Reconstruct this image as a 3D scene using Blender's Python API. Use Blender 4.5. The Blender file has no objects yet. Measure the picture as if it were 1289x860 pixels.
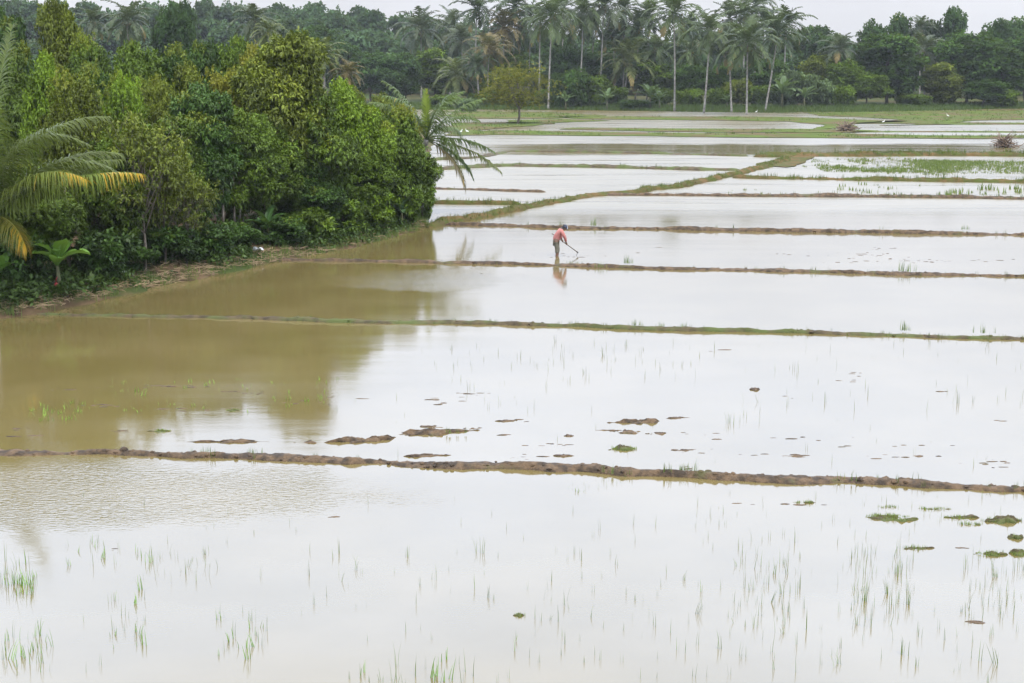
import bpy, math, random
import numpy as np
from mathutils import Vector, Matrix

rng = np.random.default_rng(7)
random.seed(7)
R = math.radians
scene = bpy.context.scene
col = scene.collection

# ------------------------------------------------------------------ camera
F_PX = 1289 * 50 / 36.0
CAM_H = 8.0
PITCH = math.atan(350 / F_PX)
cam_d = bpy.data.cameras.new('camera')
cam_d.lens = 50
cam_d.sensor_width = 36
cam_d.clip_end = 2500
cam = bpy.data.objects.new('camera', cam_d)
cam.location = (0, 0, CAM_H)
cam.rotation_euler = (math.pi / 2 - PITCH, 0, 0)
col.objects.link(cam)
scene.camera = cam
CP, SP = math.cos(PITCH), math.sin(PITCH)


def ray(px, py):
    u = -(py - 430) / F_PX
    return np.array([(px - 644.5) / F_PX, CP + u * SP, u * CP - SP])


def ground(px, py, z=0.0):
    """the point of the level z that the photograph shows at a pixel"""
    d = ray(px, py)
    t = (z - CAM_H) / d[2]
    return np.array([d[0] * t, d[1] * t, z])


def at(px, py, Y):
    d = ray(px, py)
    t = Y / d[1]
    return np.array([d[0] * t, Y, CAM_H + d[2] * t])


# ------------------------------------------------------------------ noise
def _hash(ix, iy, s):
    h = (ix.astype(np.int64) * 374761393 + iy.astype(np.int64) * 668265263 + s * 974711) & 0x7fffffff
    h = ((h ^ (h >> 13)) * 1274126177) & 0x7fffffff
    return ((h ^ (h >> 16)) & 0xffff) / 65535.0


def vnoise(x, y, s=0):
    ix, iy = np.floor(x), np.floor(y)
    fx, fy = x - ix, y - iy
    fx, fy = fx * fx * (3 - 2 * fx), fy * fy * (3 - 2 * fy)
    a, b = _hash(ix, iy, s), _hash(ix + 1, iy, s)
    c, d = _hash(ix, iy + 1, s), _hash(ix + 1, iy + 1, s)
    return (a + (b - a) * fx) * (1 - fy) + (c + (d - c) * fx) * fy - 0.5


def fbm(x, y, s=0, o=4):
    r, a = 0, 1.0
    for k in range(o):
        r = r + a * vnoise(x * 2 ** k, y * 2 ** k, s + k * 17)
        a *= 0.5
    return r


def smooth(a, b, x):
    t = np.clip((x - a) / (b - a), 0, 1)
    return t * t * (3 - 2 * t)


# ------------------------------------------------------------------ mesh helpers
def mesh(name, V, Fq=None, Ft=None, attrs=None, smooth_faces=False):
    """a mesh from numpy vertices, quads and triangles; attrs: face attributes"""
    me = bpy.data.meshes.new(name)
    V = np.asarray(V, dtype=np.float32)
    Fq = np.zeros((0, 4), int) if Fq is None or len(Fq) == 0 else np.asarray(Fq, int)
    Ft = np.zeros((0, 3), int) if Ft is None or len(Ft) == 0 else np.asarray(Ft, int)
    me.vertices.add(len(V))
    me.vertices.foreach_set('co', V.ravel())
    loops = np.concatenate([Fq.ravel(), Ft.ravel()]).astype(np.int32)
    starts = np.concatenate([np.arange(len(Fq)) * 4, len(Fq) * 4 + np.arange(len(Ft)) * 3]).astype(np.int32)
    me.loops.add(len(loops))
    me.loops.foreach_set('vertex_index', loops)
    me.polygons.add(len(starts))
    me.polygons.foreach_set('loop_start', starts)
    for k, v in (attrs or {}).items():
        a = me.attributes.new(k, 'FLOAT', 'FACE')
        a.data.foreach_set('value', np.asarray(v, dtype=np.float32))
    if smooth_faces:
        me.polygons.foreach_set('use_smooth', np.ones(len(starts), dtype=bool))
    me.update(calc_edges=True)
    me.validate()
    return me


def obj(name, me, mat=None, parent=None, loc=(0, 0, 0), rz=0.0, scale=(1, 1, 1), color=None):
    o = bpy.data.objects.new(name, me)
    col.objects.link(o)
    if mat is not None and me is not None and len(me.materials) == 0:
        me.materials.append(mat)
    o.location = [float(v) for v in loc]
    o.rotation_euler = (0, 0, rz)
    o.scale = scale
    if parent is not None:
        o.parent = parent
    if color is not None:
        o.color = (*color, 1)
    return o


def tag(o, label=None, cat=None, group=None, kind=None):
    if label:
        o['label'] = label
    if cat:
        o['category'] = cat
    if group:
        o['group'] = group
    if kind:
        o['kind'] = kind
    return o


def thing(name, label, cat, loc=(0, 0, 0), rz=0.0, group=None):
    o = bpy.data.objects.new(name, None)
    o.empty_display_size = 0.3
    col.objects.link(o)
    o.location = [float(v) for v in loc]
    o.rotation_euler = (0, 0, rz)
    return tag(o, label, cat, group)


class Acc:
    """collects pieces of one mesh"""
    def __init__(self):
        self.V, self.Q, self.T, self.n, self.A, self.AT = [], [], [], 0, [], []

    def add(self, V, Q=None, T=None, a=0.5):
        V = np.asarray(V, float)
        if Q is not None and len(Q):
            Q = np.asarray(Q, int)
            self.Q.append(Q + self.n)
            self.A.append(np.broadcast_to(np.asarray(a, float), (len(Q),)))
        if T is not None and len(T):
            T = np.asarray(T, int)
            self.T.append(T + self.n)
            self.AT.append(np.broadcast_to(np.asarray(a, float), (len(T),)))
        self.V.append(V)
        self.n += len(V)

    def tube(self, pts, rad, sides=6, a=0.5, cap=True):
        pts = np.asarray(pts, float)
        rad = np.broadcast_to(np.asarray(rad, float), (len(pts),))
        n = len(pts)
        tg = np.gradient(pts, axis=0)
        tg /= np.linalg.norm(tg, axis=1)[:, None] + 1e-9
        ref = np.array([0.0, 0, 1]) if abs(tg[0][2]) < 0.9 else np.array([1.0, 0, 0])
        V = []
        u = np.cross(tg[0], ref)
        for i in range(n):
            u = u - tg[i] * np.dot(u, tg[i])
            u /= np.linalg.norm(u) + 1e-9
            v = np.cross(tg[i], u)
            th = np.arange(sides) * 2 * math.pi / sides
            V.append(pts[i] + rad[i] * (np.cos(th)[:, None] * u + np.sin(th)[:, None] * v))
        V = np.concatenate(V)
        Q = []
        for i in range(n - 1):
            for k in range(sides):
                k2 = (k + 1) % sides
                Q.append([i * sides + k, i * sides + k2, (i + 1) * sides + k2, (i + 1) * sides + k])
        T = []
        if cap:
            m = len(V)
            V = np.concatenate([V, pts[-1:], pts[:1]])
            for k in range(sides):
                T.append([(n - 1) * sides + k, (n - 1) * sides + (k + 1) % sides, m])
                T.append([(k + 1) % sides, k, m + 1])
        self.add(V, Q, T, a)

    def mesh(self, name, smooth_faces=False, attr='tint'):
        Q = np.concatenate(self.Q) if self.Q else None
        T = np.concatenate(self.T) if self.T else None
        A = np.concatenate(self.A + self.AT)
        return mesh(name, np.concatenate(self.V), Q, T, {attr: A}, smooth_faces)


# ------------------------------------------------------------------ materials
class NT:
    def __init__(self, name):
        self.m = bpy.data.materials.new(name)
        self.m.use_nodes = True
        self.t = self.m.node_tree
        self.t.nodes.clear()
        self.out = self.t.nodes.new('ShaderNodeOutputMaterial')

    def n(self, kind, props=None, **inputs):
        nd = self.t.nodes.new(kind)
        for k, v in (props or {}).items():
            setattr(nd, k, v)
        for k, v in inputs.items():
            key = int(k[1:]) if k[0] == 'i' and k[1:].isdigit() else k.replace('_', ' ')
            s = nd.inputs[key]
            if isinstance(v, bpy.types.NodeSocket):
                self.t.links.new(v, s)
            else:
                s.default_value = v
        return nd

    def math(self, op, a, b=0.0, clamp=False):
        nd = self.n('ShaderNodeMath', {'operation': op, 'use_clamp': clamp}, i0=a, i1=b)
        return nd.outputs[0]

    def mix(self, f, a, b, blend='MIX'):
        nd = self.n('ShaderNodeMix', {'data_type': 'RGBA', 'blend_type': blend})
        for s, v in ((nd.inputs[0], f), (nd.inputs[6], a), (nd.inputs[7], b)):
            if isinstance(v, bpy.types.NodeSocket):
                self.t.links.new(v, s)
            else:
                s.default_value = v if not isinstance(v, tuple) or len(v) == 4 else (*v, 1)
        return nd.outputs[2]

    def noise(self, scale, vec=None, detail=4.0, rough=0.55, dist=0.0):
        nd = self.n('ShaderNodeTexNoise', None, Scale=scale, Detail=detail, Roughness=rough, Distortion=dist)
        if vec is not None:
            self.t.links.new(vec, nd.inputs['Vector'])
        return nd.outputs[0]

    def ramp(self, x, a, b, lo=0.0, hi=1.0):
        nd = self.n('ShaderNodeMapRange', {'interpolation_type': 'SMOOTHSTEP'}, i0=x, i1=a, i2=b, i3=lo, i4=hi)
        return nd.outputs[0]

    def coord(self, scale=(1, 1, 1), which='Object'):
        tc = self.n('ShaderNodeTexCoord')
        mp = self.n('ShaderNodeMapping', None, Vector=tc.outputs[which], Scale=scale)
        return mp.outputs[0]

    def attr(self, name):
        return self.n('ShaderNodeAttribute', {'attribute_name': name}).outputs['Fac']

    def surf(self, s):
        self.t.links.new(s, self.out.inputs['Surface'])
        return self.m


def leaf_mat(name, gloss=0.5, trans=0.3, yellow=(0.15, 0.165, 0.013), yfrom=0.72, spec=0.2):
    """foliage: the object's own colour, varied from leaf to leaf, young leaves more yellow"""
    t = NT(name)
    oi = t.n('ShaderNodeObjectInfo')
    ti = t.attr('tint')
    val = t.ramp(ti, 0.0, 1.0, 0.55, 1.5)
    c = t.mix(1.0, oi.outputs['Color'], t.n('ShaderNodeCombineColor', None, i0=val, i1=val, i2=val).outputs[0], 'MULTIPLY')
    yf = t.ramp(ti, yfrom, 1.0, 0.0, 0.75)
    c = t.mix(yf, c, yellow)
    p = t.n('ShaderNodeBsdfPrincipled', None, Base_Color=c, Roughness=gloss)
    p.inputs['Specular IOR Level'].default_value = spec
    tr = t.n('ShaderNodeBsdfTranslucent', None, Color=t.mix(0.35, c, (0.16, 0.22, 0.02), 'MIX'))
    ms = t.n('ShaderNodeMixShader', None, i0=trans, i1=p.outputs[0], i2=tr.outputs[0])
    return t.surf(ms.outputs[0])


def rough_mat(name, c1, c2, scale=3.0, c3=None, s3=0.8, t3=(0.55, 0.7), rough=0.85, bump=0.3, bscale=None, which='Object', spec=0.3):
    t = NT(name)
    v = t.coord(which=which)
    c = t.mix(t.ramp(t.noise(scale, v, 6, 0.6), 0.35, 0.65), c1, c2)
    if c3:
        c = t.mix(t.ramp(t.noise(s3, v, 5, 0.65), *t3), c, c3)
    b = t.n('ShaderNodeBump', None, Strength=bump, Distance=0.05, Height=t.noise(bscale or scale * 3, v, 5, 0.6))
    p = t.n('ShaderNodeBsdfPrincipled', None, Base_Color=c, Roughness=rough, Normal=b.outputs[0])
    p.inputs['Specular IOR Level'].default_value = spec
    return t.surf(p.outputs[0])


def tint_mat(name, c1, c2, rough=0.7, trans=0.0):
    """a flat ramp between two colours along the face attribute"""
    t = NT(name)
    c = t.mix(t.attr('tint'), c1, c2)
    p = t.n('ShaderNodeBsdfPrincipled', None, Base_Color=c, Roughness=rough)
    s = p.outputs[0]
    if trans:
        tr = t.n('ShaderNodeBsdfTranslucent', None, Color=c)
        s = t.n('ShaderNodeMixShader', None, i0=trans, i1=s, i2=tr.outputs[0]).outputs[0]
    return t.surf(s)


def plain(name, c, rough=0.7):
    t = NT(name)
    v = t.coord()
    cc = t.mix(t.ramp(t.noise(14.0, v), 0.3, 0.7, 0, 0.35), c, tuple(x * 0.6 for x in c))
    return t.surf(t.n('ShaderNodeBsdfPrincipled', None, Base_Color=cc, Roughness=rough).outputs[0])


M = {}
M['leaf'] = leaf_mat('broad leaf', yfrom=0.8, trans=0.12)
M['far_leaf'] = leaf_mat('far leaf', gloss=0.6, trans=0.25, yfrom=0.9, spec=0.08, yellow=(0.2, 0.2, 0.05))
M['palm_leaf'] = leaf_mat('palm leaflet', gloss=0.4, trans=0.3, yfrom=0.86, yellow=(0.42, 0.24, 0.02))
M['far_palm_leaf'] = leaf_mat('far palm leaflet', gloss=0.45, trans=0.25, yfrom=0.82, yellow=(0.20, 0.135, 0.045))
M['banana_leaf'] = leaf_mat('banana leaf', gloss=0.38, trans=0.35, yfrom=0.97)
M['blade'] = leaf_mat('grass blade', gloss=0.5, trans=0.35, yfrom=0.8, yellow=(0.28, 0.24, 0.08))
M['bark'] = rough_mat('grey bark', (0.065, 0.055, 0.042), (0.15, 0.13, 0.105), 6)
M['dark_bark'] = rough_mat('dark bark', (0.05, 0.04, 0.03), (0.11, 0.09, 0.07), 6)
M['palm_trunk'] = rough_mat('palm trunk', (0.13, 0.12, 0.10), (0.26, 0.245, 0.21), 2.5)
M['mud'] = rough_mat('bund mud', (0.026, 0.017, 0.009), (0.095, 0.060, 0.031), 5.0, (0.060, 0.058, 0.018), 0.9, (0.56, 0.72), 0.75, 1.0, 14)
M['mossy'] = rough_mat('mossy mud', (0.030, 0.022, 0.011), (0.075, 0.055, 0.028), 4.0, (0.055, 0.068, 0.017), 0.7, (0.42, 0.6), 0.85, 0.8, 9)
M['grassy'] = rough_mat('grassy earth', (0.062, 0.050, 0.022), (0.055, 0.066, 0.018), 1.1, (0.10, 0.066, 0.030), 0.5, (0.46, 0.60), 0.95, 0.6, 5, spec=0.04)
M['field'] = rough_mat('wet grass field', (0.058, 0.074, 0.019), (0.066, 0.096, 0.018), 0.25, (0.085, 0.066, 0.033), 0.16, (0.46, 0.60), 0.95, 0.5, 3, spec=0.03)
M['flat'] = rough_mat('drained mud', (0.07, 0.055, 0.032), (0.105, 0.082, 0.048), 0.3, (0.10, 0.10, 0.04), 0.12, (0.5, 0.65), 0.65, 0.3, 3)
M['twig'] = tint_mat('dry twig', (0.07, 0.045, 0.03), (0.20, 0.14, 0.09))
M['straw'] = tint_mat('dry straw', (0.16, 0.11, 0.06), (0.36, 0.26, 0.15), 0.8)
M['white'] = plain('white plastic', (0.62, 0.62, 0.60), 0.5)
M['feather'] = plain('white feather', (0.8, 0.8, 0.78))
M['beak'] = plain('yellow beak', (0.5, 0.32, 0.06))
M['black'] = plain('dark leg', (0.03, 0.03, 0.03))


def ground_mat():
    t = NT('earth')
    v = t.coord()
    c = t.mix(t.ramp(t.noise(0.9, v, 6, 0.65), 0.35, 0.65), (0.045, 0.030, 0.018), (0.10, 0.068, 0.038))
    c = t.mix(t.ramp(t.noise(0.35, v, 6, 0.7), 0.46, 0.60), c, (0.035, 0.048, 0.014))
    sp = t.n('ShaderNodeSeparateXYZ', None, Vector=v)
    g = t.mix(t.ramp(t.noise(0.12, v, 6, 0.65), 0.4, 0.6), (0.040, 0.062, 0.018), (0.065, 0.058, 0.025))
    c = t.mix(t.ramp(sp.outputs[1], 110.0, 180.0), c, g)
    b = t.n('ShaderNodeBump', None, Strength=0.6, Distance=0.08, Height=t.noise(5.0, v, 6, 0.65))
    return t.surf(t.n('ShaderNodeBsdfPrincipled', None, Base_Color=c, Roughness=0.95, Normal=b.outputs[0], Specular_IOR_Level=0.05).outputs[0])


def water_mat():
    """turbid paddy water: brown body under a clear mirror, rippled where the wind reaches it"""
    t = NT('paddy water')
    v = t.coord()
    sp = t.n('ShaderNodeSeparateXYZ', None, Vector=v)
    X, Y = sp.outputs[0], sp.outputs[1]
    body = t.mix(t.ramp(t.noise(0.22, v, 4, 0.6), 0.3, 0.7), (0.098, 0.076, 0.026), (0.120, 0.094, 0.038))
    streak = t.noise(1.0, t.coord((0.05, 0.6, 1)), 4, 0.6)

    def patch(cx, cy, rx, ry):
        dx = t.math('DIVIDE', t.math('SUBTRACT', X, cx), rx)
        dy = t.math('DIVIDE', t.math('SUBTRACT', Y, cy), ry)
        d = t.math('SQRT', t.math('ADD', t.math('MULTIPLY', dx, dx), t.math('MULTIPLY', dy, dy)))
        d = t.math('ADD', d, t.math('MULTIPLY', t.math('SUBTRACT', t.noise(0.5, v, 3, 0.6), 0.5), 0.9))
        return t.ramp(d, 1.0, 0.45, 0.0, 1.0)
    wind = t.math('MAXIMUM', t.math('MAXIMUM', patch(*WIND[0]), patch(*WIND[1])), patch(*WIND[2]))
    far_w = t.math('MULTIPLY', t.ramp(Y, 74.0, 82.0), t.ramp(Y, 175.0, 128.0, 0.8, 1.0))
    far_w = t.math('MULTIPLY', far_w, t.ramp(streak, 0.28, 0.48, 0.35, 1.0))
    wob = t.math('MULTIPLY', t.math('SUBTRACT', t.noise(0.12, v, 3, 0.6), 0.5), 9.0)
    Yw = t.math('ADD', Y, wob)
    calm = t.math('MULTIPLY', t.ramp(Yw, 125.0, 130.0), t.ramp(Yw, 148.0, 142.0))
    calm = t.math('MULTIPLY', calm, t.math('MULTIPLY', t.ramp(X, -6.0, 4.0, 0.3, 1.0), t.ramp(X, 62.0, 40.0, 0.45, 1.0)))
    lee = t.math('MULTIPLY', t.math('MULTIPLY', t.ramp(Yw, 92.0, 98.0), t.ramp(Yw, 128.0, 122.0)), t.ramp(X, 22.0, 32.0))
    calm = t.math('MAXIMUM', calm, t.math('MULTIPLY', lee, 0.5))
    far_w = t.math('MULTIPLY', far_w, t.math('SUBTRACT', 1.0, t.math('MULTIPLY', calm, 0.88)))
    rip = t.n('ShaderNodeTexNoise', None, Vector=t.coord((7.0, 13.0, 1)), Scale=1.0, Detail=2.0, Roughness=0.5, Distortion=0.6).outputs[0]
    swell = t.n('ShaderNodeTexNoise', None, Vector=t.coord((0.35, 1.1, 1)), Scale=1.0, Detail=2.0, Roughness=0.5).outputs[0]
    amp = t.math('ADD', t.math('MULTIPLY', wind, 0.012), t.math('MULTIPLY', far_w, 0.006))
    amp = t.math('ADD', amp, 0.0006)
    h = t.math('ADD', t.math('MULTIPLY', t.math('SUBTRACT', rip, 0.5), amp), t.math('MULTIPLY', t.math('SUBTRACT', swell, 0.5), 0.0032))
    b = t.n('ShaderNodeBump', None, Strength=1.0, Distance=1.0, Height=h)
    rough = t.math('ADD', t.math('MULTIPLY', far_w, 0.24), t.math('ADD', t.math('MULTIPLY', wind, 0.06), t.ramp(streak, 0.3, 0.7, 0.06, 0.12)))
    p = t.n('ShaderNodeBsdfPrincipled', None, Base_Color=body, Roughness=rough, Normal=b.outputs[0], IOR=1.62)
    return t.surf(p.outputs[0])


WIND = []
for a, b, rx, ry in ((520, 352, 4.6, 3.4), (60, 622, 9.0, 2.6), (1000, 700, 6.0, 2.0)):
    g = ground(a, b)
    WIND.append((g[0], g[1], rx, ry))
WIND[2] = (300.0, -200.0, 1.0, 1.0)
M['earth'] = ground_mat()
M['water'] = water_mat()

# ------------------------------------------------------------------ terrain
SHORE_PX = [(-330, 440), (-120, 414), (0, 402), (60, 395), (130, 379), (230, 357), (330, 336), (400, 322), (470, 308), (520, 294), (548, 284)]
shore = [ground(*p)[:2] for p in SHORE_PX]
shore += [np.array([-4.6, 74.0]), np.array([-5.6, 82.0]), np.array([-6.5, 110.0]), np.array([-8.5, 160.0]), np.array([-14.0, 215.0])]
shore = np.array(shore)
land_poly = np.concatenate([shore, [[-40, 262], [-600, 262], [-600, 20]]])
BANK = np.array([[-600, 262.0], [-40, 262], [-14, 260], [8, 258], [22, 252], [42, 243], [60, 246], [85, 262], [110, 275], [600, 285]])


def in_poly(x, y, P):
    r = np.zeros(x.shape, bool)
    j = len(P) - 1
    for i in range(len(P)):
        xi, yi, xj, yj = *P[i], *P[j]
        c = ((yi > y) != (yj > y)) & (x < (xj - xi) * (y - yi) / (yj - yi + 1e-12) + xi)
        r ^= c
        j = i
    return r


def seg_dist(x, y, P):
    d = np.full(x.shape, 1e9)
    for a, b in zip(P[:-1], P[1:]):
        ab = b - a
        t = np.clip(((x - a[0]) * ab[0] + (y - a[1]) * ab[1]) / (ab @ ab), 0, 1)
        d = np.minimum(d, np.hypot(x - a[0] - t * ab[0], y - a[1] - t * ab[1]))
    return d


def ground_z(x, y):
    x, y = np.asarray(x, float), np.asarray(y, float)
    d = seg_dist(x, y, shore)
    d = np.where(in_poly(x, y, land_poly), d, -d)
    d = d + 0.5 * fbm(x * 0.7, y * 0.7, 3, 3)
    z = -0.22 + 0.62 * smooth(-0.9, 1.9, d) + 0.3 * smooth(2, 8, d)
    z = z + smooth(-0.6, 1.0, d) * 0.16 * fbm(x * 0.9, y * 0.9, 5, 4)
    bank = y - np.interp(x, BANK[:, 0], BANK[:, 1])
    z = np.maximum(z, -0.22 + 0.7 * smooth(-8, 4, bank) + 0.5 * smooth(3, 25, bank))
    hill = smooth(300, 420, y) * (5.5 + 9.5 * smooth(30, -60, x) + 2.5 * fbm(x * 0.02, y * 0.02, 9, 2))
    return z + hill


def build_ground():
    xs = np.concatenate([np.linspace(-430, -60, 38), np.arange(-58, -34, 1.0), np.arange(-34, 4, 0.35), np.arange(4, 60, 4.0), np.linspace(62, 430, 36)])
    ys = np.concatenate([np.linspace(-50, 24, 16), np.arange(26, 90, 0.4), np.arange(90, 230, 3.0), np.arange(230, 300, 2.0), np.linspace(302, 600, 60)])
    X, Y = np.meshgrid(xs, ys)
    V = np.stack([X, Y, ground_z(X, Y)], -1).reshape(-1, 3)
    nx, ny = len(xs), len(ys)
    i = np.arange(nx * ny).reshape(ny, nx)
    Q = np.stack([i[:-1, :-1], i[:-1, 1:], i[1:, 1:], i[1:, :-1]], -1).reshape(-1, 4)
    o = obj('ground', mesh('ground', V, Q, smooth_faces=True), M['earth'])
    tag(o, kind='structure')


build_ground()
xs, ys = np.linspace(-400, 400, 21), np.linspace(-45, 300, 11)
X, Y = np.meshgrid(xs, ys)
i = np.arange(X.size).reshape(X.shape)
Q = np.stack([i[:-1, :-1], i[:-1, 1:], i[1:, 1:], i[1:, :-1]], -1).reshape(-1, 4)
tag(obj('water', mesh('water', np.stack([X, Y, X * 0], -1).reshape(-1, 3), Q), M['water']), kind='structure')


# ------------------------------------------------------------------ bunds
def resample(P, step):
    P = np.asarray(P, float)
    s = np.concatenate([[0], np.cumsum(np.linalg.norm(np.diff(P, axis=0), axis=1))])
    t = np.arange(0, s[-1], step)
    return np.stack([np.interp(t, s, P[:, k]) for k in range(P.shape[1])], -1), t


GRASS_SPOTS = []     # (x, y, z, height, tint) for the grass that grows on the bunds


def bund(px_pts, width, height, mat, label, name='earth_bund', ext=(0, 0), step=0.2, lump=0.5, clods=0.0, grass=0.0, gh=(0.08, 0.22), seed=0, wander=0.12, cat='bund', kind=None, w0=1.0):
    P = [ground(*p) for p in px_pts]
    if ext[0]:
        d = P[0] - P[1]
        P.insert(0, P[0] + d / np.linalg.norm(d) * ext[0])
    if ext[1]:
        d = P[-1] - P[-2]
        P.append(P[-1] + d / np.linalg.norm(d) * ext[1])
    C, t = resample(np.array(P)[:, :2], step)
    k = np.ones(7) / 7
    if len(C) > 20:
        pad = np.pad(C, ((3, 3), (0, 0)), 'edge')
        C = np.stack([np.convolve(pad[:, j], k, 'valid') for j in (0, 1)], -1)
    tg = np.gradient(C, axis=0)
    tg /= np.linalg.norm(tg, axis=1)[:, None]
    nr = np.stack([-tg[:, 1], tg[:, 0]], -1)
    C = C + nr * (wander * 2 * vnoise(t * 0.35, t * 0 + seed, seed + 40))[:, None] + nr * (wander * vnoise(t * 1.4, t * 0 + seed, seed + 41))[:, None]
    m = 13
    u = np.linspace(-1, 1, m)
    wv = width * (1 + lump * 0.9 * vnoise(t * 0.5, t * 0, seed + 1) + lump * 0.8 * vnoise(t * 2.1, t * 0, seed + 2))
    hv = height * (1 + lump * 1.0 * vnoise(t * 0.4, t * 0 + 3, seed + 3) + lump * 0.6 * vnoise(t * 1.7, t * 0, seed + 4))
    prof = (1 - u ** 2) ** 0.8
    end = np.sqrt(np.clip(np.minimum(t + 0.02, t[-1] - t + 0.02) / (width * 0.9), 0, 1)) * (w0 + (1 - w0) * smooth(0.15, 0.5, t / t[-1]))
    wv, hv = wv * (0.15 + 0.85 * end), hv * end
    V = C[:, None, :] + nr[:, None, :] * (u[None, :, None] * wv[:, None, None] * 0.5)
    a, b = V[..., 0], V[..., 1]
    z = -0.05 + (hv[:, None] + 0.05) * prof[None] + lump * prof[None] ** 0.4 * (0.7 * height * fbm(a * 3.0, b * 3.0, seed + 5, 4) + 0.9 * height * np.abs(vnoise(a * 8, b * 8, seed + 6)) - 0.12 * height)
    z[:, 0] = z[:, -1] = -0.08
    V = np.concatenate([V, z[..., None]], -1)
    acc = Acc()
    n = len(C)
    i = np.arange(n * m).reshape(n, m)
    acc.add(V.reshape(-1, 3), np.stack([i[:-1, :-1], i[:-1, 1:], i[1:, 1:], i[1:, :-1]], -1).reshape(-1, 4)[:, ::-1])
    rg = np.random.default_rng(seed + 100)
    for _ in range(int(clods * t[-1])):
        q = rg.integers(0, n)
        v = rg.uniform(-0.75, 0.75)
        c = np.array([*(C[q] + nr[q] * v * wv[q] * 0.5), 0])
        c[2] = max(0, hv[q] * (1 - v * v) ** 0.8) - 0.01
        acc.add(*lump_mesh(rg, c, rg.uniform(0.015, 0.05) * (1 + height * 2) * (1 + 0.4 * (rg.uniform() > 0.95))))
    o = obj(name, acc.mesh(name, True), mat)
    tag(o, label, cat if kind is None else None, kind=kind)
    for _ in range(int(grass * t[-1])):
        q = rg.integers(0, n)
        if vnoise(np.array([t[q] * 0.28]), np.array([seed * 1.0]), 70)[0] + rg.uniform(-0.25, 0.25) < -0.05:
            continue
        v = rg.uniform(-0.95, 0.95)
        c = C[q] + nr[q] * v * wv[q] * 0.5
        GRASS_SPOTS.append((c[0], c[1], max(0.0, hv[q] * (1 - v * v) ** 0.8) - 0.02, rg.uniform(*gh), rg.uniform(0.1, 0.95)))
    return o


_ICO = None


def lump_mesh(rg, c, r, flat=0.7):
    """one rough clod: vertices and triangles"""
    global _ICO
    if _ICO is None:
        import bmesh
        bm = bmesh.new()
        bmesh.ops.create_icosphere(bm, subdivisions=2, radius=1)
        bm.verts.ensure_lookup_table()
        _ICO = (np.array([v.co[:] for v in bm.verts]), np.array([[v.index for v in f.verts] for f in bm.faces]))
        bm.free()
    V, T = _ICO
    k = rg.uniform(0, 50)
    d = 1 + 0.55 * vnoise(V[:, 0] * 1.6 + k, V[:, 1] * 1.6 + V[:, 2] * 1.3, 5)
    return c + V * d[:, None] * r * np.array([rg.uniform(0.8, 1.5), rg.uniform(0.8, 1.2), flat]), None, T


bund([(0, 568), (60, 569), (150, 571), (230, 575), (320, 577), (430, 580), (560, 585), (700, 591), (850, 598), (1000, 605), (1150, 611), (1289, 618)],
     0.46, 0.088, M['mud'], 'bare brown mud bund nearest the camera, crossing the whole picture', ext=(14, 14), step=0.07, lump=0.75, clods=7, grass=1.6, seed=1, w0=0.6)
bund([(95, 397), (230, 399), (330, 402), (430, 405), (560, 407), (700, 411), (850, 415), (1000, 419), (1150, 424), (1289, 428)],
     0.36, 0.085, M['mossy'], 'thin mossy green bund second from the camera, starting at the tree bank', ext=(1.5, 25), step=0.1, lump=0.6, clods=1.0, grass=9, gh=(0.05, 0.16), seed=2)
bund([(365, 328), (450, 329), (560, 331), (700, 335), (850, 339), (1000, 342), (1150, 346), (1289, 348)],
     0.46, 0.10, M['mud'], 'brown bund just in front of the stooping farmer', ext=(2, 35), step=0.12, lump=0.7, clods=1.6, grass=2.5, gh=(0.08, 0.2), seed=3)
bund([(556, 283), (640, 285), (740, 288), (850, 289), (960, 291), (1100, 293), (1289, 296)],
     0.50, 0.125, M['mud'], 'lumpy dark brown bund just behind the stooping farmer', ext=(0, 40), step=0.14, lump=0.8, clods=2.0, grass=1.2, gh=(0.08, 0.3), seed=4)
bund([(535, 287), (560, 281), (600, 274), (660, 262), (740, 248), (800, 243), (850, 236), (900, 227), (950, 214), (985, 203), (992, 197)],
     0.95, 0.24, M['grassy'], 'wide grassy causeway running away from the tree clump between the paddies', name='grassy_causeway', step=0.2, lump=0.4, clods=0.6, grass=24, gh=(0.06, 0.26), seed=5, wander=0.3, cat='causeway')
bund([(745, 246), (800, 246), (900, 247), (1050, 248), (1170, 249), (1289, 251)],
     0.6, 0.17, M['mud'], 'straight narrow bund leaving the causeway below the weedy paddy', ext=(0, 50), step=0.2, lump=0.6, clods=0.6, grass=5, gh=(0.1, 0.3), seed=6)
bund([(538, 238), (590, 239), (640, 241), (692, 242)],
     0.55, 0.12, M['mud'], 'short brown bund ending in open water left of the causeway', ext=(3, 0), step=0.2, lump=0.6, clods=0.5, grass=1, seed=7)
bund([(535, 256), (575, 257), (615, 257), (660, 258)],
     0.7, 0.2, M['grassy'], 'short grassy bund joining the tree clump to the causeway', ext=(2, 0), step=0.2, lump=0.5, grass=14, gh=(0.1, 0.35), seed=8)
bund([(600, 211), (640, 209), (700, 210), (800, 212), (870, 214), (945, 215)],
     1.1, 0.2, M['mossy'], 'grey green bund between the two bright paddies beside the coconut frond tips', ext=(8, 0), step=0.3, lump=0.5, grass=7, gh=(0.1, 0.3), seed=9)
bund([(560, 201), (600, 199), (625, 194), (640, 191), (700, 191), (800, 193), (880, 195), (945, 197)],
     1.0, 0.16, M['mossy'], 'thin dark bund edging the far bright paddy below the egrets', ext=(6, 0), step=0.3, lump=0.6, grass=4, gh=(0.1, 0.25), seed=10)
bund([(985, 197), (1040, 196), (1100, 196), (1170, 196), (1240, 196), (1289, 197)],
     1.6, 0.3, M['grassy'], 'dark grassy bund along the far edge of the weed covered paddy', ext=(3, 60), step=0.3, lump=0.6, grass=22, gh=(0.15, 0.5), seed=11)
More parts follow.
